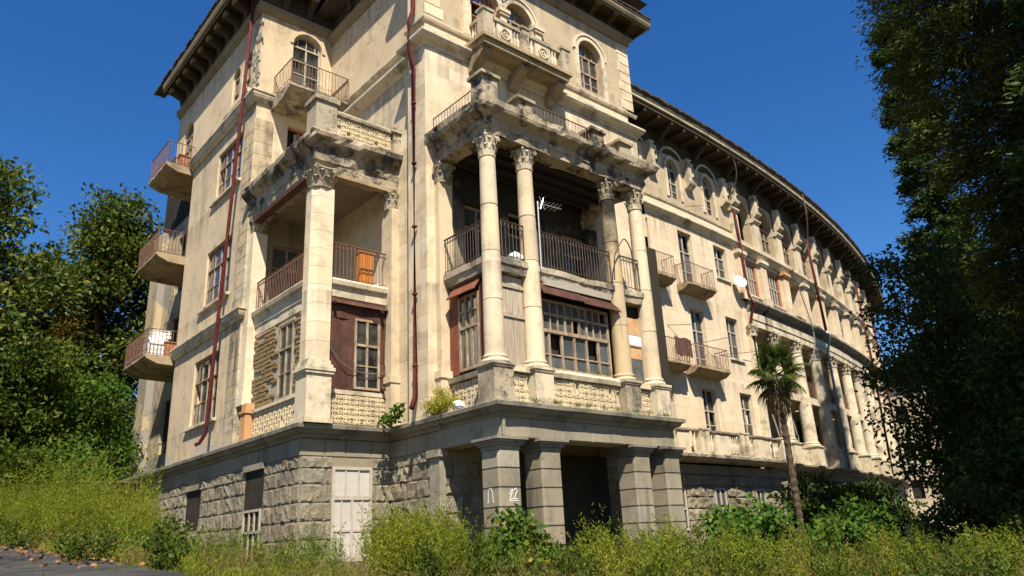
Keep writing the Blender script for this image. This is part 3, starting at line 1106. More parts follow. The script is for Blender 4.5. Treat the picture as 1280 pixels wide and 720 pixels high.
# recessed back part with balconies
wall('wall', left(10.3), 31.0, 39.5, -1.5, 15.9, [(35.35, 36.5, 4.5, 6.9), (35.35, 36.5, 7.75, 10.8), (35.35, 36.5, 12.05, 15)], 'plaster_worn', B)
MB().box(9.95, 10.3, 38.2, 39.6, 3.3, 15.9).build('pilaster', 'plaster_worn', B)
for (c, d) in ((4.5, 6.9), (7.75, 10.8), (12.05, 15.0)):
    window(left(10.3), 35.35, 36.5, c, d, -.2, 2, (.66,), 'wood_pale', single=True)
backing(left(10.3), 33.8, 38.6, 4, 15.3, -.36)
MB().box(9.06, 10.3, 30.7, 30.998, 3.3, 15.9).build('wall', 'plaster_worn', B)
for zc, yy in ((16.2, 33.6), (12.05, 33.9), (7.75, 34.2)):
    balcony(left(10.3), 31.05, yy, 0, 2.4, zc, 1.05, .3, 'iron', 'slab_stained', .5, orn=True)
# corner pier, string courses
courses('ashlar_block', LW, 24.2, 25.15, [3.35 + .5 * i for i in range(25)], (.5, .95), .02, 'slab', 'ashlar_worn', B, gap=.004)
courses('ashlar_block', LF, 9.05, 9.75, [3.35 + .5 * i for i in range(25)], (.7, .7), .02, 'slab', 'ashlar_worn', B, gap=.004)
string_prof = [(0, 0), (.06, 0), (.10, .08), (.16, .12), (.20, .22), (.20, .30), (.24, .32), (.24, .38), (0, .42)]


def string(path, z, k=1.0, mat='mould_cream', name='string_course', step=.5, erode=.02):
    return sweep(name, path, [(n * k, z + h * k) for n, h in string_prof], mat, B, step, erode, seedv=z)


string([(9.05, 31.0), (9.05, 24.2), (9.8, 24.2)], 7.56)
string([(9.05, 31.0), (9.05, 24.2), (11.9, 24.2)], 15.98, 1.15)
string([(9.05, 33.9), (9.05, 24.2), (11.9, 24.2)], 20.0, .9, 'eave_pale')

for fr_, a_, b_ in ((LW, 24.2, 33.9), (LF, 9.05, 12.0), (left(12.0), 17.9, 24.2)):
    MB(fr_).box(a_, b_, .004, .03, 20.4, 21.35).build('eave_shade_band', 'eave_wood', B)  # dark band over the wall, paints the shade under the eaves
MB(TF).box(11.6, 21.9, .004, .03, 20.12, 20.66).build('eave_shade_band', 'eave_wood', B)  # eave shade painted as a dark band on the tower
# end wall of the left wing above and behind the loggia
adoor = (10.35, 11.55, 16.35, 19.75, 'a')
awin = (10.3, 11.3, 13.2, 15.45)
wall('wall', LF, 9.05, 12.45, 16.2, 21.4, [adoor], 'plaster_tan', B)
wall('wall', LF, 9.05, 12.45, 12.2, 16.2, [awin], 'ashlar', B)
wall('wall', LF, 9.05, 12.45, 3.3, 12.2, [(10.0, 11.2, 7.75, 10.5)], 'inner', B)
window(LF, *adoor[:4], -.15, 2, (.36, .78), 'wood_pale', arch=True, inner=(.57,), name='balcony_door', glaze=.9)
m = MB(LF)
K, r, mu, sp = 14, .60, 10.95, 19.15
for k in range(K):
    a, b = PI * k / K, PI * (k + 1) / K
    m.prism([(mu - q * math.cos(t), sp + q * math.sin(t)) for t, q in ((a, r + .14), (b, r + .14), (b, r + .02), (a, r + .02))], 0, .05)
m.build('arch_moulding', 'plaster_tan', B)
window(LF, *awin, -.18, 2, (.6,), 'wood_red', curtain=True)
window(LF, 10.0, 11.2, 7.75, 10.5, -.2, 2, (.7,), 'wood_frame')
backing(LF, 9.8, 12, 7.5, 19.9, -.4)
# balcony on the loggia side of the left wing
balcony(LF, 9.6, 12.05, 0, 1.6, 16.25, 1.05, .35, 'iron', 'crumbling', .55, orn=True)
cable(LF, [(11.9, .2, 17.0), (12.3, 1.4, 17.9)], .018, B, 'iron_dark', 'clothes_pole')
# fallen plaster at the corner pier
m = MB(LW)
for i in range(40):
    uu, zz = random.uniform(24.22, 24.9), random.uniform(16.6, 19.8)
    s = random.uniform(.08, .2)
    m.prism([(uu - s, zz - s * .6), (uu + s * .8, zz - s * .7), (uu + s, zz + s * .5), (uu - s * .7, zz + s * .8)], -.02, random.uniform(.012, .04))
m.build('exposed_rubble', 'mortar', B, 'stuff')

# ---- TOWER
a1, a2, a3 = (13.52, 14.80, 16.35, 18.85, 'a'), (15.12, 16.40, 16.35, 18.85, 'a'), (18.85, 20.15, 16.6, 18.92, 'a')
wall('wall', TF, 11.6, 21.9, 16.3, 20.9, [a1, a2, a3], 'plaster_top', B)
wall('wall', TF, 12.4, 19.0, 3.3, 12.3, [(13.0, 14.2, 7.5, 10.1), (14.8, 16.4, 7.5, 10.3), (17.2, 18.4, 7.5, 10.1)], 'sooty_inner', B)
wall('wall', TF, 11.6, 12.4, 3.3, 12.3, [], 'ashlar', B)
wall('wall', TF, 19.0, 21.9, 3.3, 12.3, [], 'ashlar', B)
wall('wall', TF, 11.6, 21.9, 12.3, 16.3, [], 'ashlar', B)
wall('wall', TS, 17.9, 24.2, 12.2, 21.4, [], 'plaster_tan', B)
wall('wall', TS, 17.9, 24.2, 3.3, 12.2, [], 'ashlar', B)
MB().box(11.6, 12.0, 16.908, 17.9, 3.3, 20.9).build('corner_pier', 'ashlar', B)
MB().box(21.5, 21.9, 16.9, 21.2, -1, 20.9).build('wall', 'plaster_tan', B)
cz = [3.4 + .475 * i for i in range(26)]
courses('ashlar_block', front(16.9), 11.6, 12.55, [z for z in cz if z < 15.3], (.9, .95), .007, 'slab', 'ashlar', B, gap=.004)
courses('ashlar_block', left(11.6), 16.9, 17.9, [z for z in cz if z < 15.3], (.9, 1.0), .007, 'slab', 'ashlar', B, gap=.004)
courses('ashlar_block', front(16.9), 12.55, 21.9, [12.43 + .475 * i for i in range(7)], (.9, 1.6), .007, 'slab', 'ashlar', B, gap=.004)
courses('ashlar_block', left(12.0), 17.9, 24.1, [12.43 + .575 * i for i in range(6)], (1.3, 2.0), .007, 'slab', 'ashlar', B, gap=.004)
courses('ashlar_block', left(12.0), 17.9, 19.1, [z for z in cz if z < 12.3], (1.1, 1.2), .007, 'slab', 'ashlar', B, gap=.004)
# soot blackened strip and toothed quoins on the right corner
courses('ashlar_block', front(16.9), 18.95, 21.9, [z for z in cz if z < 12.3], (1.2, 1.6), .007, 'slab', 'ashlar', B, gap=.004, holes=[(21.15, 21.95, 4.5, 10.6)])
MB(TF).box(21.15, 22.14, -.3, .12, 4.6, 10.5).build('sooty_pilaster', 'ashlar_black', B)
for i in range(8):
    z = 16.55 + .44 * i
    block('quoin', TF, 21.2 + (.12 if i % 2 else 0), 21.92, z, z + .42, .035, 'slab', 'ashlar', B)
    block('quoin', TF, 11.6, 12.35 - (.14 if i % 2 else 0), z, z + .42, .035, 'slab', 'ashlar', B)
# strings and cornice of the tower
tpath = [(12.0, 24.2), (12.0, 17.9), (11.6, 17.9), (11.6, 16.9), (21.9, 16.9), (21.9, 20)]
sweep('string_course', tpath, [(0, 15.28), (.06, 15.28), (.08, 15.42), (.24, 15.5), (.30, 15.6), (.30, 15.68), (0, 15.74)], 'mould_cream', B, .5, .02)
sweep('string_course', tpath, [(0, 16.24), (.07, 16.24), (.10, 16.32), (.10, 16.37), (0, 16.4)], 'mould_cream', B, .5, .01)
sweep('string_course', tpath, [(0, 19.72), (.08, 19.75), (.12, 19.9), (.22, 20.0), (.22, 20.1), (0, 20.12)], 'eave_pale', B, .6, 0)
# arched windows of the tower
for (a, b, c, d) in (a1[:4], a2[:4], a3[:4]):
    m = MB(TF)
    r, mu, sp, K = (b - a) / 2, (a + b) / 2, d - (b - a) / 2, 16
    for k in range(K):
        t0, t1 = PI * k / K, PI * (k + 1) / K
        m.prism([(mu - q * math.cos(t), sp + q * math.sin(t)) for t, q in ((t0, r + .24), (t1, r + .24), (t1, r), (t0, r))], 0, .045)
        m.prism([(mu - q * math.cos(t), sp + q * math.sin(t)) for t, q in ((t0, r + .29), (t1, r + .29), (t1, r + .20), (t0, r + .20))], 0, .085)
    for s, e in ((a - .24, a), (b, b + .24)):
        m.box(s, e, 0, .044, 16.4, sp)
    m.build('arch_moulding', 'mould_cream', B)
for (uu) in (13.28, 14.96, 16.64):
    m = MB(TF)
    m.box(uu - .15, uu + .15, -.02, .10, 16.4, 17.95)
    m.box(uu - .22, uu + .22, -.02, .16, 17.95, 18.05).box(uu - .26, uu + .26, -.02, .2, 18.055, 18.2)
    m.build('pilaster', 'ashlar', B)
window(TF, *a1[:4], -.25, 2, (.42,), 'wood_red', arch=True, inner=(.7,), glaze=.7)
window(TF, *a2[:4], -.25, 3, (.42,), 'wood_frame', arch=True, inner=(.7,), glaze=.8)
window(TF, *a3[:4], -.25, 3, (.55,), 'wood_frame', arch=True, inner=(.28,), glaze=.95, curtain=True)
MB(TF).box(13.55, 14.78, -.2, -.16, 16.4, 17.25).build('board', 'wood_red', B)
backing(TF, 13.2, 20.6, 16.3, 19.2, -.42)
# stone balcony of the tower
m = MB(TF)
m.box(13.3, 17.2, 0, .95, 15.62, 15.82).box(13.2, 17.3, 0, 1.05, 15.823, 15.96)
m.box(13.55, 17.0, .1, .8, 15.56, 15.62)
bal = m.build('balcony', 'slab_stained', B)
for uu in (13.5, 15.22, 16.95):
    MB(TF).prof([(0, 14.9), (.18, 14.95), (.3, 15.15), (.62, 15.3), (.8, 15.42), (.8, 15.6), (0, 15.6)], uu - .17, uu + .17).build('corbel', 'slab_stained', bal)
for uu, ww in ((13.45, .21), (15.1, .16), (17.05, .2)):
    MB(TF).box(uu - ww, uu + ww, .68, 1.02, 15.963, 16.85).box(uu - ww - .04, uu + ww + .04, .64, 1.06, 16.853, 16.95).build('post', 'crumbling', bal)
MB(TF).box(13.66, 14.94, .76, .94, 16.7, 16.83).box(15.26, 16.85, .76, .94, 16.7, 16.83).box(13.36, 13.54, .05, .64, 16.7, 16.83).build('coping', 'crumbling', bal)
for uu in (13.8, 14.72, 14.86, 15.36, 15.5, 16.5, 16.64):
    MB(TF).lathe(uu, .85, [(.06, 15.96), (.06, 16.02), (.035, 16.06), (.075, 16.22), (.07, 16.34), (.032, 16.48), (.05, 16.58), (.055, 16.64), (.055, 16.7)], 8).build('baluster', 'mould_cream', bal, smooth=True)
for uu in (.2, .4):
    MB(TF).lathe(13.45, uu, [(.06, 15.96), (.035, 16.06), (.075, 16.22), (.07, 16.34), (.032, 16.48), (.055, 16.64), (.055, 16.7)], 8).build('baluster', 'mould_cream', bal, smooth=True)
for (p, q) in ((13.92, 14.6), (15.64, 16.36)):
    mm = MB(TF)
    mm.box(p, q, .80, .90, 15.963, 16.70)
    mm.ring((p + q) / 2, 16.33, .23, .92, .06, 12)
    mm.ring((p + q) / 2, 16.33, .1, .92, .05, 8)
    mm.build('carved_panel', 'mould_cream', bal)

# ---- EAVES (roof edges) of tower and left wing
def eave(path, ztip, ov, soff, wallz, name='eave'):
    o = sweep(name, path, [(0.02, soff), (ov - .12, soff), (ov - .10, soff - .10), (ov - .02, soff - .08), (ov - .01, ztip - .17), (ov + .02, ztip - .15), (ov + .02, ztip - .06), (0.02, ztip + .05)], 'eave_wood', B, 1.0)
    sweep('fascia', path, [(ov - .115, soff - .115), (ov - .08, soff - .115), (ov - .03, soff - .02), (ov + .012, ztip - .3), (ov + .012, ztip - .2), (ov - .1, ztip - .2)], 'eave_pale', o, 1.0)
    return o


def brackets(f, us, z0, z1, nlen, wd=.2, mat='eave_wood', tip='eave_pale'):
    for u in us:
        m = MB(f)
        m.prof([(0.0, z0), (.14, z0), (.22, z0 + (z1 - z0) * .42), (nlen * .72, z0 + (z1 - z0) * .55), (nlen, z0 + (z1 - z0) * .62), (nlen + .02, z1 - .02), (0, z1 - .004)], u - wd / 2, u + wd / 2)
        o = m.build('bracket', mat, B)
        t = MB(f)
        t.box(u - wd / 2 - .01, u + wd / 2 + .01, nlen - .1, nlen + .04, z1 - (z1 - z0) * .34, z1 - .03)
        t.build('bracket_tip', tip, o)


eave([(21.9, 24), (21.9, 16.9), (11.6, 16.9), (11.6, 17.9)][::-1], 21.0, .8, 20.62, 19.8)
brackets(TF, [12.1 + i * 1.08 for i in range(10)], 20.08, 20.62, .62)
brackets(Frame(lambda u, n, z: (21.9 + n, u, z), lambda u: (Vector((0, 1, 0)), Vector((-1, 0, 0)))), [17.4, 18.4, 19.4], 20.08, 20.62, .62)
eave([(9.05, 33.9), (9.05, 24.2), (12.0, 24.2), (12.0, 17.9)], 21.75, .93, 21.30, 20.2)
brackets(LW, [24.6 + i * .98 for i in range(10)], 20.42, 21.29, .68, .24)
brackets(LF, [9.9, 10.9], 20.42, 21.29, .68, .24)
brackets(left(12.0), [18.6 + i * .98 for i in range(5)], 20.42, 21.29, .68, .24)
# roofs
m = MB()
for (x0, x1, y0, y1, z) in ((8.1, 20.4, 23.3, 34.85, 21.76), (11.1, 22.7, 16.1, 26, 21.80)):
    c = [(x0, y0, z), (x1, y0, z), (x1, y1, z), (x0, y1, z)]
    r0, r1 = ((x0 + x1) / 2, y0 + 4, z + 1.6), ((x0 + x1) / 2, y1 - 4, z + 1.6)
    m.face([c[0], c[1], r0])
    m.face([c[1], c[2], r1, r0])
    m.face([c[2], c[3], r1])
    m.face([c[3], c[0], r0, r1])
    m.face(c)
m.build('roof', 'tile', B)
m = MB()
for i in range(40):
    y = 23.3 + i * .3
    zz = 21.76 + random.uniform(-.02, .03)
    m.box(8.06 + random.uniform(-.03, .02), 8.6, y + .01, y + .28, zz, zz + random.uniform(.03, .07))
for i in range(38):
    x = 11.0 + i * .31
    zz = 21.0 + random.uniform(-.02, .03)
    m.box(x + .01, x + .29, 16.06 + random.uniform(-.03, .02), 16.6, zz, zz + random.uniform(.03, .07))
for i in range(16):
    y = 16.1 + i * .3
    zz = 21.0 + random.uniform(-.02, .03)
    m.box(22.3, 22.74 + random.uniform(-.03, .02), y + .01, y + .28, zz, zz + random.uniform(.03, .07))
m.build('roof_tiles', 'tile', B, 'stuff')
MB().box(11.2, 22.72, 16.1, 25, 20.9, 21.02).build('roof', 'tile', B)

# ---- BASEMENT
bpath = [(9.1, 40), (9.1, 19.3), (11.9, 19.3), (11.9, 14.3), (18.68, 14.3), (18.68, 20.9)]
sweep('cornice', bpath, [(-.3, 3.0), (.03, 3.0), (.06, 3.08), (.18, 3.12), (.22, 3.2), (.30, 3.23), (.31, 3.33), (.26, 3.36), (-.3, 3.38)], 'grey_cornice', B, .35, .022)
bw = MB()
bw.box(9.13, 9.6, 19.4, 40, -1.5, 3.0).box(9.6, 11.95, 19.4, 19.8, -1.5, 3.0)
basement = bw.build('basement_wall', 'grey_smooth', B)
bw2 = MB().box(11.95, 12.4, 16.95, 19.8, -1.5, 3.0).box(12.4, 21.9, 16.95, 17.4, -1.5, 2.95)
basement2 = bw2.build('basement_wall', 'grey_smooth', B)
bl, bf, bs, bi = left(9.13), front(19.4), left(11.95), front(16.95)
lh = [(26.9, 28.3, .95, 2.25), (21.75, 23.1, -.3, 2.42)]
zc = [-.62, -.14, .34, .82, 1.30, 1.78, 2.20, 2.52]
courses('stone_block', bl, 19.4, 31.5, zc, (.45, .95), .07, 'rough', 'grey_rough', basement, lh, .03, jit=.3)
courses('band_block', bl, 19.4, 31.5, [2.52, 3.0], (.7, 1.2), .05, 'slab', 'grey_smooth', basement, gap=.01)
dh = [(10.05, 11.3, -.6, 2.26)]
courses('stone_block', bf, 9.13, 11.95, zc, (.5, .9), .07, 'rough', 'grey_rough', basement, dh, .03, jit=.3)
courses('band_block', bf, 9.08, 11.95, [2.52, 3.0], (.6, 1.0), .05, 'slab', 'grey_smooth', basement, gap=.01)
courses('stone_block', bs, 17.25, 19.4, zc, (.55, .9), .10, 'rough', 'grey_rough', basement2, (), .03, jit=.4)
courses('band_block', bs, 14.2, 19.4, [2.52, 3.0], (.6, 1.0), .05, 'slab', 'grey_smooth', basement2, gap=.01)
courses('stone_block', bi, 12.08, 21.9, zc[:-1], (.7, 1.0), .10, 'rough', 'grey_rough', basement2, [(13.5, 18.4, -1, 2.5)], .03, jit=.3)
MB(bi).box(13.5, 18.4, -.1, .12, -1, 2.49).build('doorway_shade_panel', 'dark', B)  # dark sheet, wider than the doorway, stands in for portico shade
MB().box(11.87, 12.07, 16.85, 17.3, -1.5, 2.5).box(11.80, 12.13, 16.78, 17.36, 2.3, 2.5).build('pilaster', 'grey_smooth', B)
# dark basement windows of the left side
for (a, b, c, d) in lh:
    MB(bl).box(a, b, -.06, .012, c, d).build('window_recess', 'dark', B)
    MB(bl).box(a - .06, b + .06, 0, .10, d, d + .18).build('lintel', 'grey_smooth', B)
window(bl, 21.8, 23.05, -.3, 1.3, .03, 3, (.6,), 'wood_pale', single=True)
# white door-window at the loggia basement
m = MB(bf)
u0, u1, z0, z1 = 10.05, 11.3, -.25, 2.25
for a, b in ((u0, u0 + .08), (u1 - .08, u1)):
    m.box(a, b, -.18, .06, z0, z1)
m.box(u0 + .08, u1 - .08, -.18, .058, 1.36, 1.48).box(u0 + .08, u1 - .08, -.18, .058, 2.17, z1)
m.box(10.64, 10.72, -.15, .05, z0, 1.36)
for a in (10.29, 10.47 + .42, 11.06):
    pass
for a in (10.36, 11.0):
    m.box(a - .022, a + .022, -.15, .045, z0, 1.36)
for a in (10.47, 10.88):
    m.box(a - .022, a + .022, -.15, .045, 1.48, 2.17)
m.box(u0 + .08, u1 - .08, -.15, .04, .52, .58)
dr = m.build('door', 'white_frame', B)
for a, b, c, d in ((10.13, 10.34, .58, 1.36), (10.38, 10.64, .58, 1.36), (10.72, 10.98, .58, 1.36), (11.02, 11.22, .58, 1.36), (10.13, 10.34, -.25, .52), (10.38, 10.64, -.25, .52), (10.72, 10.98, -.25, .52), (11.02, 11.22, -.25, .52), (10.13, 10.45, 1.48, 2.17), (10.49, 10.86, 1.48, 2.17), (10.90, 11.22, 1.48, 2.17)):
    MB(bf).box(a, b, -.05, .018 + random.uniform(-.006, .006), c, d).build('panel', 'white_paint', dr)

# portico piers
PX = (12.17, 13.58, 17.15, 18.52)
for i, cx in enumerate(PX):
    cy, hw = 14.65, .35
    p = MB().box(cx - hw + .03, cx + hw - .03, cy - hw + .03, cy + hw - .03, -1.2, 2.2).build('pier', 'grey_smooth', B)
    zz = -1.0
    while zz < 2.1:
        o = MB().column([(cx - hw + .05, cy - hw), (cx + hw - .05, cy - hw), (cx + hw, cy - hw + .05), (cx + hw, cy + hw - .05), (cx + hw - .05, cy + hw), (cx - hw + .05, cy + hw), (cx - hw, cy + hw - .05), (cx - hw, cy - hw + .05)], zz + .02, min(zz + .44, 2.17))
        o.build('pier_block', 'grey_smooth', p)
        zz += .46
    m = MB()
    for e, a, b in ((.0, 2.19, 2.3), (.06, 2.303, 2.36), (.10, 2.363, 2.43), (.16, 2.433, 2.50)):
        m.box(cx - hw - e, cx + hw + e, cy - hw - e, cy + hw + e, a, b)
    m.build('capital', 'grey_cornice', p)
MB().box(11.9, 18.75, 14.32, 14.98, 2.5, 3.0).box(11.9, 12.5, 14.98, 16.9, 2.5, 3.0).box(18.15, 18.75, 14.98, 16.9, 2.5, 3.0).build('architrave', 'grey_smooth', B)
courses('band_block', front(14.32), 11.9, 18.75, [2.505, 2.995], (.9, 1.3), .03, 'slab', 'grey_smooth', B, gap=.01)
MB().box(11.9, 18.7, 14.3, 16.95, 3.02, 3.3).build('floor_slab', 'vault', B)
# painted marks on the first pier
m = MB(front(14.3))
def stroke(m, pts, r=.007):
    for (a, b), (c, d) in zip(pts, pts[1:]):
        L = math.hypot(c - a, d - b)
        nx, nz = -(d - b) / L * r, (c - a) / L * r
        m.prism([(a + nx, b + nz), (c + nx, d + nz), (c - nx, d - nz), (a - nx, b - nz)], -.003, .006)
stroke(m, [(12.12, 1.12), (12.16, 1.22), (12.22, 1.25), (12.20, 1.18), (12.14, 1.06), (12.12, 1.0), (12.2, 1.02), (12.26, 1.04)])
stroke(m, [(12.25, 1.22), (12.32, 1.28), (12.36, 1.22), (12.30, 1.12), (12.26, 1.02), (12.36, 1.03)])
stroke(m, [(12.08, .97), (12.4, .99)], .007)
m.build('painted_mark', 'paint_mark', B)
m = MB(left(11.82))
stroke(m, [(14.76, .95), (14.75, 1.2), (14.70, 1.29), (14.63, 1.28), (14.58, 1.18), (14.57, .98), (14.53, .95)])
stroke(m, [(14.76, .95), (14.80, .95)])
m.build('painted_mark', 'paint_mark', B)

# ---- LOGGIA (between left wing and tower)
pil = MB().box(9.0, 9.74, 18.97, 19.66, 3.36, 4.72)
for e, a, b in ((.05, 4.72, 4.80), (.08, 4.803, 4.9), (.03, 4.903, 5.0), (-.02, 5.003, 5.12), (.05, 3.36, 3.5)):
    pil.box(9.0 - e, 9.74 + e, 18.97 - e, 19.66 + e, a, b)
pillar = pil.build('pillar', 'mould_cream', B)
zz = 5.12
while zz < 10.4:
    zt = min(zz + .56, 10.45)
    MB().column([(9.05, 19.24), (9.25, 19.03), (9.69, 19.03), (9.69, 19.6), (9.05, 19.6)], zz + .004, zt - .004).build('ashlar_block', 'ashlar', pillar)
    zz += .56
capital(MB(), 9.37, 19.32, 10.45, 11.15, .33, .42).build('capital', 'crumbling', pillar)
# pilaster on the tower and on the wing
m = MB().box(11.72, 12.0, 19.05, 19.65, 4.9, 10.4).box(11.68, 12.0, 19.0, 19.7, 3.36, 4.7).box(11.64, 12.0, 18.97, 19.73, 4.7, 4.9)
pp = m.build('pilaster', 'ashlar', B)
capital(MB(), 11.88, 19.35, 10.4, 11.1, .22, .30).build('capital', 'crumbling', pp)
m = MB().box(9.1, 9.6, 23.75, 24.2, 5.0, 10.6).box(9.06, 9.66, 23.7, 24.2, 4.6, 5.0)
pp = m.build('pilaster', 'ashlar', B)
capital(MB(), 9.35, 23.95, 10.6, 11.2, .2, .26).build('capital', 'crumbling', pp)
MB().box(9.06, 9.42, 23.35, 23.74, 3.37, 4.28).box(9.02, 9.46, 23.31, 23.78, 4.283, 4.36).box(9.08, 9.40, 23.37, 23.72, 4.363, 4.6).build('painted_pedestal', 'rusty_orange_stone', B)
# entablature, roof and parapet
lent = [(9.35, 24.2), (9.35, 19.4), (12.0, 19.4)]
ent_prof = fine_prof([(-.25, 11.1), (.28, 11.1), (.30, 11.35), (.33, 11.4), (.33, 11.75), (.42, 11.85), (.55, 11.95), (.62, 12.05), (.64, 12.2), (.60, 12.26), (-.25, 12.3)], .14)
sweep('entablature', lent, ent_prof, 'crumbling_soot', B, .14, .13)
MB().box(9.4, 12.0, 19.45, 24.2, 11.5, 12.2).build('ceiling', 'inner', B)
MB().box(8.95, 9.65, 18.95, 19.6, 12.28, 13.35).box(8.88, 9.72, 18.88, 19.67, 13.353, 13.5).box(9.0, 9.6, 19.0, 19.55, 13.503, 13.58).build('parapet_post', 'crumbling', B)
MB().box(11.72, 12.0, 18.95, 19.4, 12.28, 13.1).box(11.62, 12.0, 18.88, 19.45, 13.103, 13.25).build('parapet_post', 'crumbling', B)
lattice(front(19.05), 9.7, 11.7, 12.42, 13.05)
m = sweep('coping', [(9.68, 19.15), (11.7, 19.15)], fine_prof([(-.15, 13.05), (.18, 13.05), (.2, 13.13), (.18, 13.2), (-.15, 13.22)], .08), 'crumbling', B, .14, .05)
sweep('coping', [(9.5, 23.9), (9.5, 19.62)], fine_prof([(-.12, 12.3), (.3, 12.3), (.3, 12.42), (-.12, 12.45)], .1), 'crumbling', B, .16, .05)
MB().box(9.04, 9.30, 19.75, 23.7, 10.93, 11.098).build('edge_beam', 'rust', B)
MB().box(9.75, 11.7, 19.1, 19.34, 10.97, 11.098).build('edge_beam', 'slab_stained', B)
# upper floor: slab, rail
sweep('floor_slab', lent, [(-2.2, 7.2), (.02, 7.2), (.05, 7.5), (.14, 7.55), (.17, 7.68), (.12, 7.74), (-2.2, 7.74)], 'mould_cream', B, .4, .012)
lr = railing(GS, [(23.75, 0), (19.7, 0)], 7.78, 8.78, B, 'iron', .12, True)
lr2 = railing(GF, [(9.75, .0), (11.75, .0)], 7.78, 8.9, B, 'iron', .12, True)
# lower floor infill, left side: mud blocks round a window
lwin = (20.8, 21.75, 4.42, 6.72)
MB(GS).box(19.6, 23.8, -.3, -.06, 4.3, 7.2).build('wall', 'mortar', B)
infill = MB(GS).box(19.6, 23.8, -.34, -.30, 4.3, 7.2).build('infill_wall', 'mortar', B)
zs = [4.42 + .145 * i for i in range(18)]
for ci, (za, zb) in enumerate(zip(zs, zs[1:])):
    u = 19.62 + (.2 if ci % 2 else 0)
    while u < 23.7:
        L = random.uniform(.36, .5)
        ub = min(u + L, 23.75)
        zlim = (6.66 if u > 21.75 else 6.95) + random.uniform(-.08, .12)
        if (ub < lwin[0] - .02 or u > lwin[1] + .02) and (za < zlim or u < 20.8) and ub - u > .15 and random.random() > .03:
            block('mud_brick', GS, u + .015, ub - .015, za + .014 + random.uniform(0, .012), zb - .010, .06, 'mud', 'mud', infill, n=-.045)
        u = ub
for ci in range(2):
    for k in range(4):
        u = 22.6 + k * .27 + (.13 if ci % 2 else 0)
        if u < 23.6:
            block('brick', GS, u, u + .25, 6.80 + ci * .085, 6.80 + ci * .085 + .07, .05, 'slab', 'red_brick', infill, n=-.04)
sweep('render_coat', [(9.39, 23.8), (9.39, 19.66)], fine_prof([(-.05, 6.9), (.03, 6.9), (.03, 7.2), (-.05, 7.2)], .1), 'mould_cream', B, .15, .03)
window(GS, *lwin, -.04, 2, (.66,), 'wood_frame', t=.05, bars=.024, inner=(.33,), glaze=.85)
MB(GS).box(lwin[0] - .07, lwin[1] + .07, -.1, .0, lwin[3], lwin[3] + .09).build('lintel', 'wood_grey', B)
backing(GS, 20.7, 21.85, 4.35, 6.8, -.2)
MB(GS).box(19.66, 23.8, -.25, .12, 4.26, 4.36).build('sill', 'mould_cream', B)
lattice(left(9.3), 19.68, 23.3, 3.42, 4.26)
# lower floor, front: rusty sheet panels round a window
fwin = (10.66, 11.52, 4.48, 6.62)
for (a, b, c, d, lf) in ((9.76, 10.64, 4.42, 5.1, .0), (9.76, 10.64, 5.1, 5.75, .012), (9.76, 10.64, 5.75, 6.55, .004), (9.76, 11.75, 6.55, 7.16, .03), (11.54, 11.78, 4.42, 5.3, .02), (11.54, 11.8, 5.3, 6.1, .0), (11.54, 11.74, 6.1, 6.6, .016)):
    m = MB(GF)
    K = 5
    for i in range(K):
        ua, ub = a + (b - a) * i / K, a + (b - a) * (i + 1) / K
        na, nb2 = lf + .02 * math.sin(i * 1.7 + c), lf + .02 * math.sin((i + 1) * 1.7 + c)
        m.F.append([m.pt(ua, na, c), m.pt(ub, nb2, c), m.pt(ub, nb2 + .015, d), m.pt(ua, na + .015, d)])
        m.F.append([m.pt(ua, na - .012, c), m.pt(ub, nb2 - .012, c), m.pt(ub, nb2 + .003, d), m.pt(ua, na + .003, d)])
    m.build('metal_sheet', 'rust', B)
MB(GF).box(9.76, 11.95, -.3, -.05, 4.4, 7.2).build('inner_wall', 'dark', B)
window(GF, *fwin, .01, 2, (.62,), 'wood_frame', inner=(.33,), glaze=.95)
MB(GF).box(10.73, 10.93, -.02, -.015, 5.35, 5.82).build('curtain', 'white', B)
sweep('awning', [(9.78, 19.42), (11.85, 19.42)], [(0, 7.14), (.2, 6.94), (.22, 6.96), (.02, 7.16)], 'rust', B, .3, .03)
MB(GF).box(9.72, 11.75, -.2, .10, 4.28, 4.40).build('sill', 'mould_cream', B)
lattice(front(19.3), 9.8, 11.68, 3.42, 4.26)
cable(GF, [(9.75, .1, 5.75), (10.2, .12, 5.2), (10.9, .12, 4.95), (11.8, .1, 5.05)], .012, B)
for uu, zc2 in ((9.95, 7.05), (11.55, 7.0), (9.85, 4.62), (11.62, 4.6)):
    MB(GF).tube([(uu, .0, zc2), (uu - .08, .28, zc2 - .12)], .05, 8).build('vent_pipe', 'rust', B)

# ---- PORTICO (front of the tower)
for i, cx in enumerate(PX):
    burnt = i == 2
    column(IDENT, cx, 14.7, 4.42, 11.12, .275, .225, 'ashlar_soot' if burnt else 'ashlar', 'crumbling_soot' if burnt else 'mould_cream', .75, (.33, 3.36), 'crumbling' if i in (0, 2) else 'mould_cream')
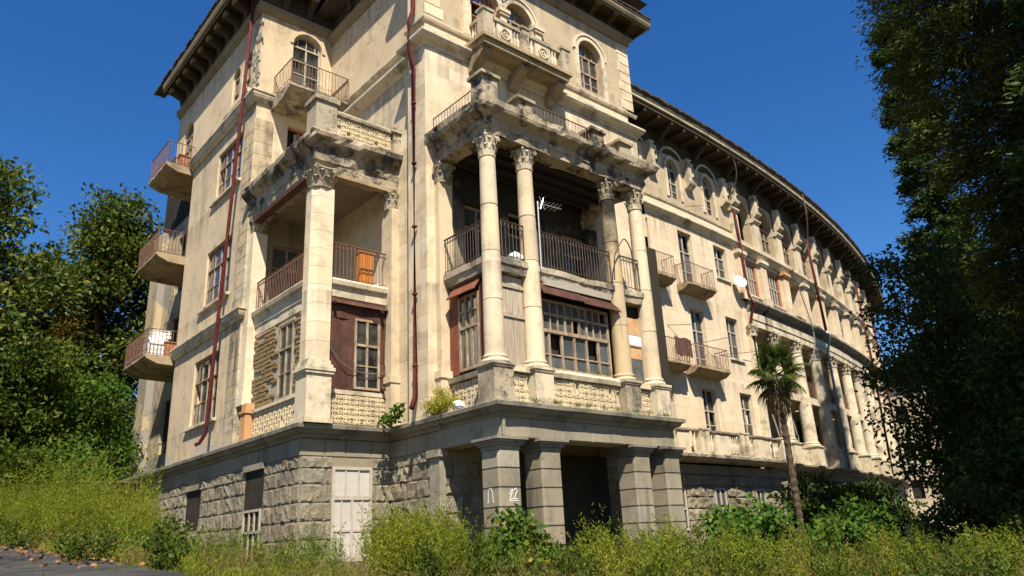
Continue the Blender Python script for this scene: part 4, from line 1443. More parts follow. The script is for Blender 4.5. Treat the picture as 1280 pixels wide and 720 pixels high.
# half columns on the tower wall
for cx, mt in ((12.12, 'ashlar'), (18.5, 'ashlar_soot')):
    o = MB(TF).box(cx - .24, cx + .24, 0, .22, 4.6, 10.4).box(cx - .3, cx + .3, 0, .28, 3.36, 4.4).box(cx - .34, cx + .34, 0, .32, 4.4, 4.6).build('pilaster', mt, B)
    capital(MB(TF), cx, .08, 10.4, 11.1, .24, .30).build('capital', 'crumbling', o)
pent = [(11.95, 16.9), (11.95, 14.45), (18.75, 14.45), (18.75, 16.9)]
pprof = fine_prof([(-.45, 11.08), (.04, 11.08), (.05, 11.3), (.09, 11.33), (.09, 11.52), (.22, 11.62), (.36, 11.68), (.40, 11.78), (.42, 11.98), (.36, 12.02), (-.45, 12.05)], .12)
sweep('entablature', pent, pprof, 'crumbling_soot', B, .14, .11, seedv=3.3)
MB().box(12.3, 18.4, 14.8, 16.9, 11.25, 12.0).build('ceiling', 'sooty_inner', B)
for i in range(4):
    MB().box(12.4, 18.3, 15.05 + i * .5, 15.17 + i * .5, 11.1, 11.25).build('beam', 'dark', B)
for i, (cx, hh) in enumerate(((11.87, .62), (13.2, .30), (16.3, .34), (17.6, .32))):
    m = MB()
    m.column([(cx - .26 + random.uniform(-.03, .03), 14.1), (cx + .28, 14.08), (cx + .26, 14.62), (cx - .27, 14.6)], 11.98, 12.02 + hh)
    m.column([(cx - .36, 14.0), (cx + .37, 14.02), (cx + .35, 14.7), (cx - .36, 14.68)], 12.023 + hh, 12.12 + hh)
    m.column([(cx - .25, 14.1), (cx + .27, 14.12), (cx + .2, 14.6), (cx - .24, 14.55)], 12.123 + hh, 12.18 + hh)
    m.build('parapet_post', 'crumbling_soot', B)
railing(front(14.2), [(13.5, 0), (16.0, 0)], 12.02, 12.42, B, 'iron', .14)
railing(left(11.75), [(14.5, 0), (16.7, 0)], 12.02, 12.5, B, 'iron_dark', .14)
# upper floor slab and rails
sl_prof = fine_prof([(-.5, 7.02), (.0, 7.02), (.03, 7.2), (.07, 7.25), (.07, 7.42), (-.5, 7.45)], .12)
sweep('floor_slab', [(12.05, 16.9), (12.05, 14.6), (18.6, 14.6), (18.6, 16.9)], sl_prof, 'crumbling', B, .15, .07, seedv=9)
MB().box(12.4, 18.4, 14.9, 16.9, 7.1, 7.4).build('floor_slab', 'inner', B)
MB(PF).box(14.0, 16.8, -.5, -.08, 6.9, 7.1).build('wall', 'mortar', B)
for a, b in ((12.5, 13.3), (13.85, 16.9), (17.42, 18.25)):
    railing(front(14.6), [(a, 0), (b, 0)], 7.45, 8.52, B, 'iron_dark', .12, True)
railing(left(12.05), [(14.95, 0), (16.75, 0)], 7.45, 8.52, B, 'iron_dark', .12, True)
for (a, b, c, d) in ((13.0, 14.2, 7.5, 10.1), (14.8, 16.4, 7.5, 10.3), (17.2, 18.4, 7.5, 10.1)):
    window(TF, a, b, c, d, -.2, 2, (.72,), 'wood_frame', glaze=.8)
# lower floor: big window between the middle columns
bwv = (13.95, 16.72, 4.5, 6.55)
MB(PF).box(12.3, 18.5, -.9, -.5, 4.2, 7.1).build('inner_wall', 'dark', B)
m = MB(PF)
a, b, c, d = bwv
t = .07
nn = -.30
m.box(a, a + t, nn - .05, nn + .05, c, d).box(b - t, b, nn - .05, nn + .05, c, d)
m.box(a + t, b - t, nn - .05, nn + .048, c, c + t).box(a + t, b - t, nn - .05, nn + .048, d - t, d)
tz, tz2 = 5.62, 6.12
m.box(a + t, b - t, nn - .05, nn + .052, tz - .05, tz + .05).box(a + t, b - t, nn - .05, nn + .044, tz2 - .035, tz2 + .035)
lower = [a + t + (b - a - 2 * t) * q for q in (0, .08, .27, .46, .65, .84, 1)]
for q in lower[1:-1]:
    m.box(q - .035, q + .035, nn - .045, nn + .03, c + t, tz - .05)
upper = [a + t + (b - a - 2 * t) * i / 9 for i in range(10)]
for i, q in enumerate(upper[1:-1]):
    ww = .04 if (i + 1) % 3 == 0 else .02
    m.box(q - ww, q + ww, nn - .045, nn + .03, tz + .05, d - t)
zmid = c + (tz - c) * .40
m.box(a + t, b - t, nn - .03, nn + .012, zmid - .02, zmid + .02)
big = m.build('window', 'wood_frame', B)
for i, (p, q) in enumerate(zip(lower, lower[1:])):
    for (r_, s_) in ((c + t, zmid), (zmid, tz)):
        if not (i in (1, 4) and s_ == tz):
            MB(PF).box(p, q, nn - .03 + random.uniform(-.004, .004), nn - .022, r_, s_).build('pane', 'glass_sky_tint', big)
for p, q in zip(upper, upper[1:]):
    for (r_, s_) in ((tz, tz2), (tz2, d - t)):
        if random.random() < .93:
            MB(PF).box(p, q, nn - .03 + random.uniform(-.004, .004), nn - .022, r_, s_).build('pane', 'glass_sky_tint', big)
sweep('awning', [(13.8, 14.72), (15.4, 14.72)], [(0, 6.98), (.30, 6.56), (.32, 6.58), (.03, 7.0)], 'rust', B, .25, .05, seedv=1)
sweep('awning', [(15.42, 14.72), (16.95, 14.72)], [(0, 6.93), (.32, 6.50), (.34, 6.52), (.03, 6.95)], 'rust', B, .25, .05, seedv=4)
sweep('sill', [(13.9, 14.72), (16.8, 14.72)], fine_prof([(-.2, 4.24), (.2, 4.24), (.24, 4.36), (.16, 4.46), (-.2, 4.48)], .1), 'mould_cream', B, .2, .04)
lattice(front(14.62), 13.95, 16.8, 3.42, 4.22)
lattice(front(14.62), 12.55, 13.22, 3.42, 4.22)
lattice(front(14.62), 17.5, 18.15, 3.42, 4.22)
lattice(left(12.15), 15.05, 16.6, 3.42, 4.2)
for ua, ub in ((12.52, 13.25), (17.5, 18.2)):
    MB(PF).box(ua, ub, -.2, -.02, 4.26, 4.4).build('sill', 'mould_cream', B)
# weathered boards between the first two columns
for (c, d) in ((4.55, 5.78), (5.9, 6.62), (6.72, 6.98)):
    for i in range(4):
        ua = 12.5 + i * .2
        MB(PF).box(ua + .006, ua + .194, -.32 + random.uniform(-.012, .012), -.26, c + random.uniform(0, .02), d - random.uniform(0, .02)).build('plank', 'wood_grey', B)
for za, zb in ((5.79, 5.89), (6.63, 6.71), (4.46, 4.54)):
    MB(PF).box(12.48, 13.32, -.34, -.22, za, zb).build('board_rail', 'wood_grey', B)
# patched boards between the last two columns
for (c, d, mt) in ((4.5, 5.25, 'glass'), (5.25, 5.62, 'wood_patch'), (5.68, 5.98, 'white'), (6.05, 6.55, 'wood_patch')):
    MB(PF).box(17.52, 18.2, -.34, -.28 + random.uniform(-.02, .02), c, d).build('patch_board', mt, B)
MB(PF).box(17.48, 18.24, -.36, -.26, 5.63, 5.67).box(17.48, 18.24, -.36, -.26, 5.99, 6.04).box(18.2, 18.26, -.36, -.24, 4.45, 6.6).build('window_frame', 'wood_grey', B)
# side bay of the portico: rust sheets, narrow window, little awning
sw = (15.33, 16.24, 4.5, 6.62)
window(left(12.2), *sw, .01, 3, (.56, .78), 'wood_frame', glaze=.9)
for (a, b) in ((14.98, 15.31), (16.26, 16.75)):
    for (c, d) in ((4.45, 5.3), (5.3, 6.1), (6.1, 6.85)):
        MB(left(12.2)).box(a, b, -.02, .012 + random.uniform(0, .012), c, d - .01).build('metal_sheet', 'rust_red', B)
MB(left(12.2)).box(14.95, 16.8, -.3, -.1, 4.3, 7.1).build('inner_wall', 'dark', B)
sweep('awning', [(12.2, 16.45), (12.2, 15.2)], [(0, 6.96), (.28, 6.58), (.30, 6.60), (.03, 6.98)], 'rust_red', B, .25, .03)
sweep('sill', [(12.2, 16.75), (12.2, 15.0)], [(-.2, 4.24), (.14, 4.24), (.18, 4.36), (-.2, 4.44)], 'mould_cream', B, .2, .02)
cable(IDENT, [(16.9, 14.3, 8.45), (17.2, 14.2, 8.9), (17.55, 14.25, 8.6), (17.62, 14.3, 7.9)], .02, B, 'iron_dark', 'bent_rod')
cable(IDENT, [(16.75, 14.35, 7.5), (16.78, 14.3, 8.2), (16.9, 14.3, 8.45)], .02, B, 'rust', 'bent_rod')

# ---- down pipes
def pipe(pts, mat='pipe_red', r=.065, f=IDENT, clamps=True):
    m = MB(f)
    m.tube(pts, r, 8)
    o = m.build('drainpipe', mat, B, smooth=True)
    for (a, b) in zip(pts, pts[1:]):
        L = (Vector(f(*a)) - Vector(f(*b))).length
        for i in range(int(L / 2.1) if clamps else 0):
            t = (i + .6) / max(1, int(L / 2.1))
            q = [a[j] + (b[j] - a[j]) * t for j in range(3)]
            MB(f).lathe(q[0], q[1], [(r * 1.04, q[2] - .03), (r * 1.1, q[2] - .02), (r * 1.1, q[2] + .02), (r * 1.04, q[2] + .03)], 8).build('pipe_clamp', mat, o)
    return o


pipe([(8.76, 24.42, 21.2), (8.75, 24.95, 14.9), (8.74, 25.4, 9.6), (8.74, 25.85, 4.3), (8.74, 25.89, 3.95), (8.62, 26.05, 3.66), (8.5, 26.1, 3.6)])
pipe([(11.5, 17.4, 20.6), (11.49, 17.4, 16.9), (11.30, 17.38, 16.3), (11.30, 17.38, 15.3), (11.49, 17.4, 14.6), (11.49, 17.4, 4.0), (11.3, 17.3, 3.62)], r=.075)

# ================================================================== CURVED WING
# section one: flat wall with windows, s 21.9 .. 36.2
S1 = (21.9, 36.25)
arch1 = [(26.5, 27.55, 16.7, 19.0, 'a'), (29.85, 30.9, 16.7, 19.0, 'a'), (33.25, 34.3, 16.7, 19.05, 'a')]
r3 = [(26.6, 27.7, 11.75, 14.9), (30.15, 31.38, 11.75, 14.9), (33.52, 34.78, 13.05, 14.9)]
r2_ = [(27.0, 28.0, 7.55, 10.72), (30.4, 31.62, 7.55, 10.72), (33.75, 35.0, 8.62, 10.88)]
r1_ = [(27.2, 28.2, 3.6, 6.7), (30.55, 31.75, 3.6, 6.7), (34.1, 35.35, 4.5, 6.82)]
wall('wall', WING, *S1, 16.35, 20.6, arch1, 'plaster_top', B, du=1.2)
wall('wall', WING, *S1, 3.3, 16.35, r3 + r2_ + r1_, 'plaster_cream', B, du=1.2)
for h in arch1:
    window(WING, *h[:4], -.18, 2, (.55,), 'wood_pale', arch=True, single=True, inner=(.28,))
    m = MB(WING)
    r, mu, spz, K = (h[1] - h[0]) / 2, (h[0] + h[1]) / 2, h[3] - (h[1] - h[0]) / 2, 12
    for k in range(K):
        t0, t1 = PI * k / K, PI * (k + 1) / K
        m.prism([(mu - q * math.cos(t), spz + q * math.sin(t)) for t, q in ((t0, r + .2), (t1, r + .2), (t1, r), (t0, r))], 0, .06)
        m.prism([(mu - q * math.cos(t), spz + q * math.sin(t)) for t, q in ((t0, r + .72), (t1, r + .72), (t1, r + .60), (t0, r + .60))], 0, .09)
    for s, e in ((h[0] - .2, h[0]), (h[1], h[1] + .2)):
        m.box(s, e, 0, .06, 16.7, spz)
    m.build('arch_moulding', 'mould_cream', B)
for i, (a, b, c, d) in enumerate(r3 + r2_ + r1_):
    window(WING, a, b, c, d, -.2, 2, (.66,), 'wood_pale', inner=(.33,) if c > 8.6 or i % 3 == 2 else (.22, .44), glaze=.9, single=(i % 3 == 0), bars=.045, curtain=i % 2 == 0)
    if c in (13.05, 8.62, 4.5):
        MB(WING).box(a - .1, b + .1, -.05, .1, c - .12, c - .01).build('sill', 'mould_cream', B)
backing(WING, 26, 36, 3.5, 19.3, -.4, 1.5)


def wpath(s0, s1, n=0.0, st=1.2):
    k = max(1, int((s1 - s0) / st))
    return [WING(s0 + (s1 - s0) * i / k, n, 0)[:2] for i in range(k + 1)]


string_w = lambda s0, s1, z, k=1.0, mat='mould_cream': sweep('string_course', wpath(s0, s1), [(n * k, z + h * k) for n, h in string_prof], mat, B, .6, .02)
sweep('string_course', wpath(21.9, 36.3), [(0, 15.22), (.06, 15.22), (.08, 15.36), (.24, 15.46), (.30, 15.56), (.30, 15.64), (0, 15.70)], 'mould_cream', B, .6, .02)
sweep('string_course', wpath(21.9, 36.3), [(0, 16.24), (.07, 16.26), (.09, 16.37), (0, 16.4)], 'mould_cream', B, .6, .01)
for (a, b, z) in ((26.2, 28.5, 11.75), (29.5, 31.95, 11.75), (26.75, 28.8, 7.55), (29.35, 32.2, 7.55)):
    balcony(WING, a, b, 0, .78, z, 1.05, .24, 'iron', 'slab_stained', .3, lean=1.0, jag=.09)
tag_rods = [((28.3, .0, 9.5), (29.4, .6, 9.55)), ((31.0, 0, 9.0), (32.3, .8, 9.3)), ((32.6, 0, 8.6), (36.0, .3, 9.2)), ((31.2, .0, 16.5), (31.9, .7, 16.5))]
for a, b in tag_rods:
    MB(WING).tube([a, b], .015, 4).build('clothes_pole', 'iron_dark', B)
# consoles under the eave
def console(s, z0, z1, n0=0.0):
    m = MB(WING)
    m.prof([(n0, z0 + .25), (n0 + .34, z0 + .34), (n0 + .36, z1 - .05), (n0, z1)], s - .26, s + .26)
    o = m.build('console', 'mould_cream', B)
    q = MB(WING)
    q.prof([(n0, z0), (n0 + .15, z0 + .02), (n0 + .40, z0 + .2), (n0 + .42, z0 + .33), (n0, z0 + .36)], s - .3, s + .3)
    q.build('console_base', 'mould_cream', o)
    for k in range(3):
        z = z0 + .55 + k * (z1 - z0 - .7) / 2.2
        MB(WING).box(s + .06, s + .2, n0 + .33, n0 + .42, z, z + .12).build('dowel', 'dark', o)
    return o


for s in (25.1, 28.4, 31.7, 35.3):
    console(s, 17.6, 19.35)
# eave of the wing
wp = wpath(21.95, 78, 0, 1.5)
we = sweep('eave', wp, [(-.3, 20.35), (1.18, 20.35), (1.2, 20.28), (1.26, 20.28), (1.28, 20.55), (1.34, 20.6), (1.34, 21.0), (-.3, 21.3)], 'eave_wood', B, 1.5)
sweep('fascia', wp, [(1.285, 20.50), (1.36, 20.52), (1.37, 20.60), (1.285, 20.60)], 'mould_cream', we, 1.5)
sweep('roof', wp, [(-8, 20.9), (1.35, 20.9), (1.42, 21.0), (-3.5, 22.3), (-8, 21.0)], 'tile', B, 1.5)
rt_ = MB(WING)
s = 22.0
while s < 72:
    rt_.box(s, s + .24, .9, 1.45 + random.uniform(-.03, .03), 20.98 + random.uniform(-.02, .05), 21.08 + random.uniform(-.02, .05))
    s += .27
rt_.build('roof_tiles', 'tile', B, 'stuff')
s = 22.6
k = 0
while s < 70:
    m = MB(WING)
    m.prof([(0, 19.55), (.3, 19.62), (.9, 20.1), (1.1, 20.14), (1.12, 20.33), (0, 20.33)] if k % 3 == 0 else [(0, 20.08), (1.08, 20.16), (1.1, 20.33), (0, 20.33)], s - .09, s + .09)
    o = m.build('bracket', 'eave_wood', B)
    MB(WING).box(s - .075, s + .075, 1.06, 1.14, 20.19, 20.31).build('bracket_tip', 'mould_cream', o)
    s += 1.1
    k += 1
sweep('eave_shade_band', wp, [(0, 19.2), (.05, 19.22), (.06, 19.5), (.03, 19.55), (.03, 20.36), (0, 20.36)], 'eave_wood', B, 1.5)  # dark band on the wing wall stands in for eave shade

# section two: colonnade
SB = [36.2, 38.9, 42.1, 45.25, 48.45, 51.65, 54.85, 58.05, 61.25, 64.45, 67.65, 70.85]
# top arcade
holes = []
for a, b in zip(SB, SB[1:]):
    holes.append((a + .42, b - .42, 16.1, min(19.2, 17.85 + (b - a - .84) / 2), 'a'))
wall('wall', WING, 36.25, 71.0, 15.4, 20.6, holes, 'plaster_top', B, depth=.5, du=1.2)
wall('wall', WING, 36.25, 71.0, 10.75, 15.4, [(a + .4, b - .4, 12.25, 14.95) for a, b in zip(SB, SB[1:])], 'plaster_cream', B, depth=.9, du=1.2, n=-.02)
wall('inner_wall', WING, 36.25, 71.0, 3.3, 20.4, [(a + .9, b - .9, c, d) for a, b in zip(SB, SB[1:]) for c, d in ((4.4, 6.7), (7.6, 10.2), (12.4, 14.8), (16.1, 18.6))], 'inner', B, depth=.25, du=1.6, n=-2.1)
backing(WING, 36.3, 71, 3.3, 20, -2.33, 1.5)
MB(WING).box(36.25, 36.5, -2.2, -.6, 3.3, 20.4).build('inner_wall', 'inner', B)
MB(WING).box(36.3, 71, -2.15, -.1, 12.05, 12.24, 1.5).box(36.3, 71, -2.15, -.1, 15.5, 16.0, 1.5).box(36.3, 71, -2.15, -.2, 10.9, 11.1, 1.5).build('floor_slab', 'inner', B)
sweep('cornice', wpath(36.25, 71), [(0, 15.15), (.1, 15.15), (.14, 15.3), (.28, 15.4), (.36, 15.5), (.36, 15.6), (0, 15.66)], 'mould_cream', B, .7, .02)
sweep('cornice', wpath(36.25, 71), [(0, 11.55), (.14, 11.6), (.2, 11.75), (.45, 11.88), (.58, 12.02), (.58, 12.12), (0, 12.2)], 'grey_cornice', B, .7, .03)
sweep('entablature', wpath(36.25, 71), [(-.3, 10.75), (.22, 10.75), (.22, 11.1), (.27, 11.12), (.27, 11.52), (0, 11.54), (-.3, 11.54)], 'mould_cream', B, .7, .02)
for i, s in enumerate(SB[:-1]):
    # top piers with cushion capitals
    m = MB(WING).box(s - .36, s + .36, -.3, .2, 15.65, 17.55)
    o = m.build('pier', 'mould_cream', B)
    q = MB(WING)
    q.prof([(-.3, 17.55), (.24, 17.55), (.34, 17.66), (.34, 17.76), (.26, 17.84), (-.3, 17.84)], s - .44, s + .44)
    q.build('capital', 'mould_cream', o)
    console(s, 17.85, 19.35, .1)
    # middle piers
    m = MB(WING).box(s - .36, s + .36, -.5, .22, 12.2, 14.85).box(s - .42, s + .42, -.5, .28, 12.2, 12.75)
    o = m.build('pier', 'plaster_cream', B)
    q = MB(WING)
    for e, a, b in ((.04, 14.72, 14.8), (.09, 14.803, 14.9), (.14, 14.903, 15.12)):
        q.box(s - .36 - e, s + .36 + e, -.5, .22 + e, a, b)
    q.build('capital', 'rusty_orange_stone' if i == 2 else 'mould_cream', o)
    # giant columns
    if i == 0:
        o = MB(WING).box(s - .3, s + .3, 0, .2, 4.6, 10.1).box(s - .38, s + .38, 0, .3, 3.36, 4.4).build('pilaster', 'mould_cream', B)
        capital(MB(WING), s, .1, 10.1, 10.75, .28, .34).build('capital', 'mould_cream', o)
    else:
        column(WING, s, .02, 4.5, 10.76, .40, .33, 'mould_cream', 'mould_cream', .75, (.48, 3.36), 'mould_cream', 16, ())
    # bays
    a, b = SB[i] + .42, SB[i + 1] - .42
    MB(WING).box(a, b, -.35, -.05, 15.66, 16.1, 1.5).build('parapet_wall', 'mould_cream', B)
    MB(WING).box(a, b, -.3, .0, 12.2, 12.8, 1.5).build('parapet_wall', 'mould_cream', B)
    bm = MB(WING)
    kk = int((b - a) / .2)
    for j in range(kk + 1):
        bm.box(a + (b - a) * j / kk - .03, a + (b - a) * j / kk + .03, -.01, .06, 12.35, 12.62)
    bm.box(a, b, -.01, .09, 12.63, 12.72).build('balustrade', 'mould_cream', B)
    fl = MB(WING).box(a - .2, b + .2, -2.15, .0, 7.1, 7.5, 1.5).build('floor_slab', 'mould_cream', B)
    railing(WING, [(a, -.1), (b, -.1)], 7.5, 8.5, fl, 'iron', .14)
    MB(WING).box(a - .2, b + .2, -.4, -.1, 3.36, 4.3, 1.5).build('parapet_wall', 'mould_cream', B)
    if i in (0, 1):
        window(WING, a, b, 12.8, 14.95, -.2, 6, (.5,), 'wood_pale', bars=.045, single=True)
        MB(WING).box(a, b, -.3, -.1, 14.75, 14.94).box(a - .01, a + .12, -.3, -.12, 12.8, 14.75).box(b - .12, b + .01, -.3, -.12, 12.8, 14.75).build('window_frame', 'wood_red', B)
    if i in (5, 8):
        window(WING, a, b, 12.8, 14.95, -.2, 5, (.5,), 'wood_grey', bars=.045, single=True)
    if i in (1, 2, 3, 6):
        window(WING, a + .1, b - .1, 16.1, 17.9, -.3, 4, (.6,), 'wood_frame', single=True)
        MB(WING).box(a, b, -.4, -.25, 17.75, 17.9, 1.5).build('lintel', 'wood_red', B)
    for (c, d) in ((4.4, 6.7), (7.6, 10.2)):
        if i % 2 == 0:
            window(WING, SB[i] + .9, SB[i + 1] - .9, c, d, -2.2, 2, (.66,), 'wood_frame', single=True)
wall('wall', WING, 71.0, 78, -1, 20.6, [], 'plaster_cream', B, du=1.5)
# basement of the wing
wb = MB(WING).box(21.9, 78, -.6, -.15, -1.5, 3.05, 1.5).build('basement_wall', 'grey_smooth', B)
sweep('cornice', wpath(36.3, 76), [(-.3, 3.02), (.1, 3.02), (.14, 3.1), (.3, 3.2), (.42, 3.26), (.42, 3.35), (-.3, 3.38)], 'grey_cornice', B, .6, .02)
used = COUNT.get('stone_block', 0) + 32
wz = [-.9, -.4, .1, .6, 1.1, 1.6, 2.1, 2.6]
holesb = [(a, a + 1.1, -1, 2.1) for a in (27.3, 30.6, 34.4)] + [(a + .9, a + 2.1, -1, 2.1) for a in SB]
for (a, b) in ((25.5, 36.2), (36.2, 46.5)):
    courses('stone_block', WING, a, b, wz[3 if a > 36 else 1:], (1.1, 1.8), .16, 'rough', 'grey_rough', wb, holesb, .04, n=-.15, jit=.3)
MB(WING).box(21.9, 70, -.15, -.05, 2.62, 3.02, 1.2).build('band_course', 'grey_smooth', wb)
for a in (27.3, 30.6, 34.4):
    window(WING, a + .08, a + 1.02, .2, 2.0, -.1, 2, (.5,), 'white_paint', single=True)
# ledge with broken balustrade
lg = sweep('balcony', wpath(26.3, 37.0), fine_prof([(-.1, 3.12), (.62, 3.14), (.68, 3.2), (.78, 3.28), (.8, 3.4), (.74, 3.46), (-.1, 3.48)], .15), 'crumbling', B, .25, .05, seedv=5)
for (a, b) in ((26.5, 28.9), (29.4, 32.4), (32.9, 36.6)):
    for u in (a, b):
        MB(WING).box(u - .13, u + .13, .48, .74, 3.48, 4.5).box(u - .16, u + .16, .45, .77, 4.503, 4.58).build('post', 'mould_cream', lg)
    sweep('coping', wpath(a + .13, b - .13, .61, .5), fine_prof([(-.12, 4.42), (.12, 4.42), (.14, 4.5), (-.12, 4.55)], .08), 'crumbling', lg, .2, .035, seedv=a)
    mid = (a + b) / 2
    MB(WING).box(a + .7, mid + .4, .54, .66, 3.48, 4.42, 1).build('panel', 'mould_cream', lg)
    for u in [a + .25, a + .45] + [mid + .55 + .2 * k for k in range(int((b - mid - .7) / .2))]:
        if random.random() < .75:
            MB(WING).lathe(u, .6, [(.06, 3.48), (.04, 3.56), (.085, 3.78), (.08, 3.92), (.035, 4.12), (.055, 4.24), (.06, 4.42)], 8).build('baluster', 'mould_cream', lg, smooth=True)
# wing pipes and hoses
pipe([(36.0, .25, 18.4), (36.1, .3, 15.9), (36.15, .32, 12.6), (36.2, .5, 11.9), (36.2, .2, 11.0), (36.3, .12, 5.8)], f=WING, r=.08)
pipe([(46.6, .45, 18.6), (46.75, .5, 15.8), (46.9, .55, 12.2)], f=WING, r=.09)
pipe([(46.9, .55, 12.2), (47.0, .7, 11.9), (47.1, .35, 10.8), (47.3, .3, 3.4)], 'pipe_grey', f=WING, r=.08)
pipe([(59.6, .45, 18.4), (59.8, .5, 12.2), (60.0, .3, 3.4)], f=WING, r=.09)
pipe([(66.2, .45, 18.4), (66.4, .5, 3.4)], f=WING, r=.09)
cable(WING, [(34.3, 1.36, 21.2), (35.6, 1.0, 19.6), (36.0, .3, 18.4)], .04, B)
cable(WING, [(44.4, 1.4, 21.2), (44.8, 1.3, 19.6), (45.6, .8, 18.0), (45.4, .5, 17.3)], .04, B)
cable(WING, [(42.5, .6, 15.4), (43.2, .6, 13.8), (43.8, .7, 12.0), (43.6, .7, 10.5), (42.6, .5, 9.3)], .035, B)

# ---- pale block far beyond the trees
fb = empty('far_building', (92, 30, 0), 'pale sunlit block half hidden behind dark trees at the end of the wing', 'building')
wall('wall', left(88), 24, 44, -2, 15, [(27 + 4 * i, 28.4 + 4 * i, z, z + 2) for i in range(4) for z in (2.5, 6.5, 10.5)], 'plaster_cream', fb)
wall('wall', front(24), 88, 100, -2, 15, [(90 + 3 * i, 91.3 + 3 * i, z, z + 2) for i in range(3) for z in (2.5, 6.5, 10.5)], 'plaster_cream', fb)
MB().box(88.3, 100, 24.3, 44, -2, 14.9).build('inner_wall', 'dark', fb)
MB().box(87.5, 100.5, 23.5, 44.5, 15, 15.4).build('roof', 'tile', fb)

# ================================================================== LOOSE THINGS
def in_frame(x, y, z):
    return Vector((x, y, z))


# satellite dish on the wing wall
d = empty('satellite_dish', WING(35.25, 0.3, 13.0), 'round white satellite dish on the wing wall beside the dark red drainpipe', 'satellite dish')
c = Vector(WING(35.2, 0.42, 13.03))
ax = (Vector((-0.45, -0.8, 0.35))).normalized()
q = ax.to_track_quat('Z', 'Y')
m = MB()
rings = []
for i in range(6):
    r = 0.40 * i / 5
    rings.append([tuple(c + q @ Vector((r * math.cos(2 * PI * k / 20) * .95, r * math.sin(2 * PI * k / 20), 0.5 * r * r - .08))) for k in range(20)])
for off in (0, -.012):
    for a, b in zip(rings, rings[1:]):
        for k in range(20):
            m.face([tuple(Vector(p) + ax * off) for p in (a[k], a[(k + 1) % 20], b[(k + 1) % 20], b[k])])
for k in range(20):
    p, p2 = Vector(rings[-1][k]), Vector(rings[-1][(k + 1) % 20])
    m.face([tuple(p), tuple(p2), tuple(p2 - ax * .012), tuple(p - ax * .012)])
m.build('reflector', 'white', d, smooth=True)
m = MB()
m.tube([tuple(c + q @ Vector((0, -.36, 0))), tuple(c + q @ Vector((0, -.05, .38)))], .014, 5)
m.tube([tuple(c + q @ Vector((0, -.08, .35))), tuple(c + q @ Vector((0, -.02, .42)))], .035, 8)
m.build('feed_arm', 'steel', d)
MB().tube([tuple(c - ax * .09), tuple(c - ax * .2), WING(35.3, 0.0, 12.85)], .025, 6).build('bracket', 'steel', d)

# television aerial on the portico balcony
d = empty('television_aerial', (13.85, 14.52, 7.45), 'pale metal television aerial on a pole at the portico balcony rail', 'aerial')
MB().tube([(13.83, 14.5, 7.3), (13.85, 14.5, 9.42)], .021, 6).build('pole', 'steel', d)
m = MB().tube([(13.8, 14.5, 9.36), (14.75, 14.45, 9.38)], .014, 5)
m.build('boom', 'steel', d)
m = MB()
for k in range(5):
    x = 14.0 + k * .16
    m.tube([(x, 14.3, 9.37 + .02 * k), (x, 14.68, 9.36)], .008, 4)
m.tube([(13.93, 14.48, 9.2), (14.1, 14.5, 9.6)], .01, 4).tube([(14.1, 14.48, 9.2), (13.93, 14.5, 9.6)], .01, 4)
m.build('elements', 'steel', d)

# orange cabinet in the loggia
d = empty('wooden_cabinet', (11.0, 21.6, 7.76), 'bright orange wooden cabinet standing behind the loggia railing', 'cabinet')
MB().box(11.0, 11.5, 19.75, 20.0, 7.76, 8.95).build('body', 'orange_wood', d)
MB().box(10.97, 11.53, 19.71, 20.03, 8.953, 8.99).build('top', 'orange_wood', d)
MB().box(11.02, 11.24, 19.725, 19.745, 7.82, 8.9).build('door', 'orange_wood', d)
MB().box(11.26, 11.48, 19.725, 19.745, 7.82, 8.9).build('door', 'orange_wood', d)

# things on the left balconies
d = empty('refrigerator', (8.35, 31.9, 7.76), 'small white refrigerator on the lowest left balcony', 'refrigerator')
MB().box(8.1, 8.75, 31.5, 32.2, 7.77, 8.55).build('body', 'white', d)
MB().box(8.12, 8.73, 31.46, 31.497, 7.85, 8.53).build('door', 'white', d)
d = empty('wire_crate', (8.75, 31.9, 8.56), 'pale slatted crate on top of the balcony refrigerator', 'crate')
m = MB()
for k in range(5):
    m.box(8.3, 8.95, 31.5 + k * .15, 31.54 + k * .15, 8.56, 8.6)
for z in (8.62, 8.74, 8.86):
    m.box(8.3, 8.95, 31.5, 31.53, z, z + .06).box(8.3, 8.95, 32.1, 32.13, z, z + .06).box(8.3, 8.33, 31.53, 32.1, z, z + .06).box(8.92, 8.95, 31.53, 32.1, z, z + .06)
m.build('slats', 'white', d)
tag(MB().column([(8.7, 31.3), (9.3, 31.25), (9.35, 31.75), (8.75, 31.8)], 7.76, 8.35).column([(8.66, 31.26), (9.34, 31.2), (9.4, 31.8), (8.7, 31.85)], 8.353, 8.39).build('storage_box', 'wood_red'), 'reddish brown box beside the white refrigerator on the lowest left balcony', 'box')
tag(MB().column([(8.5, 31.2), (9.0, 31.25), (8.95, 31.65), (8.5, 31.6)], 16.22, 16.75).column([(8.45, 31.15), (9.05, 31.2), (9.0, 31.7), (8.45, 31.65)], 16.753, 16.79).build('wooden_box', 'wood_red'), 'brown wooden box on the topmost left balcony', 'box')


def crumple(name, c, size, mat, label, cat, seed):
    R = random.Random(seed)
    m = MB()
    rows, seg = 5, 9
    grid = []
    for i in range(rows + 1):
        th = PI * i / rows
        grid.append([m.pt(c[0] + size[0] * math.sin(th) * math.cos(2 * PI * k / seg) * R.uniform(.65, 1.1), c[1] + size[1] * math.sin(th) * math.sin(2 * PI * k / seg) * R.uniform(.65, 1.1), c[2] + size[2] * (1 - math.cos(th)) / 2 * R.uniform(.9, 1.1)) for k in range(seg)])
    for i in range(rows):
        for k in range(seg):
            m.F.append([grid[i][k], grid[i][(k + 1) % seg], grid[i + 1][(k + 1) % seg], grid[i + 1][k]])
    return tag(m.build(name, mat), label, cat)


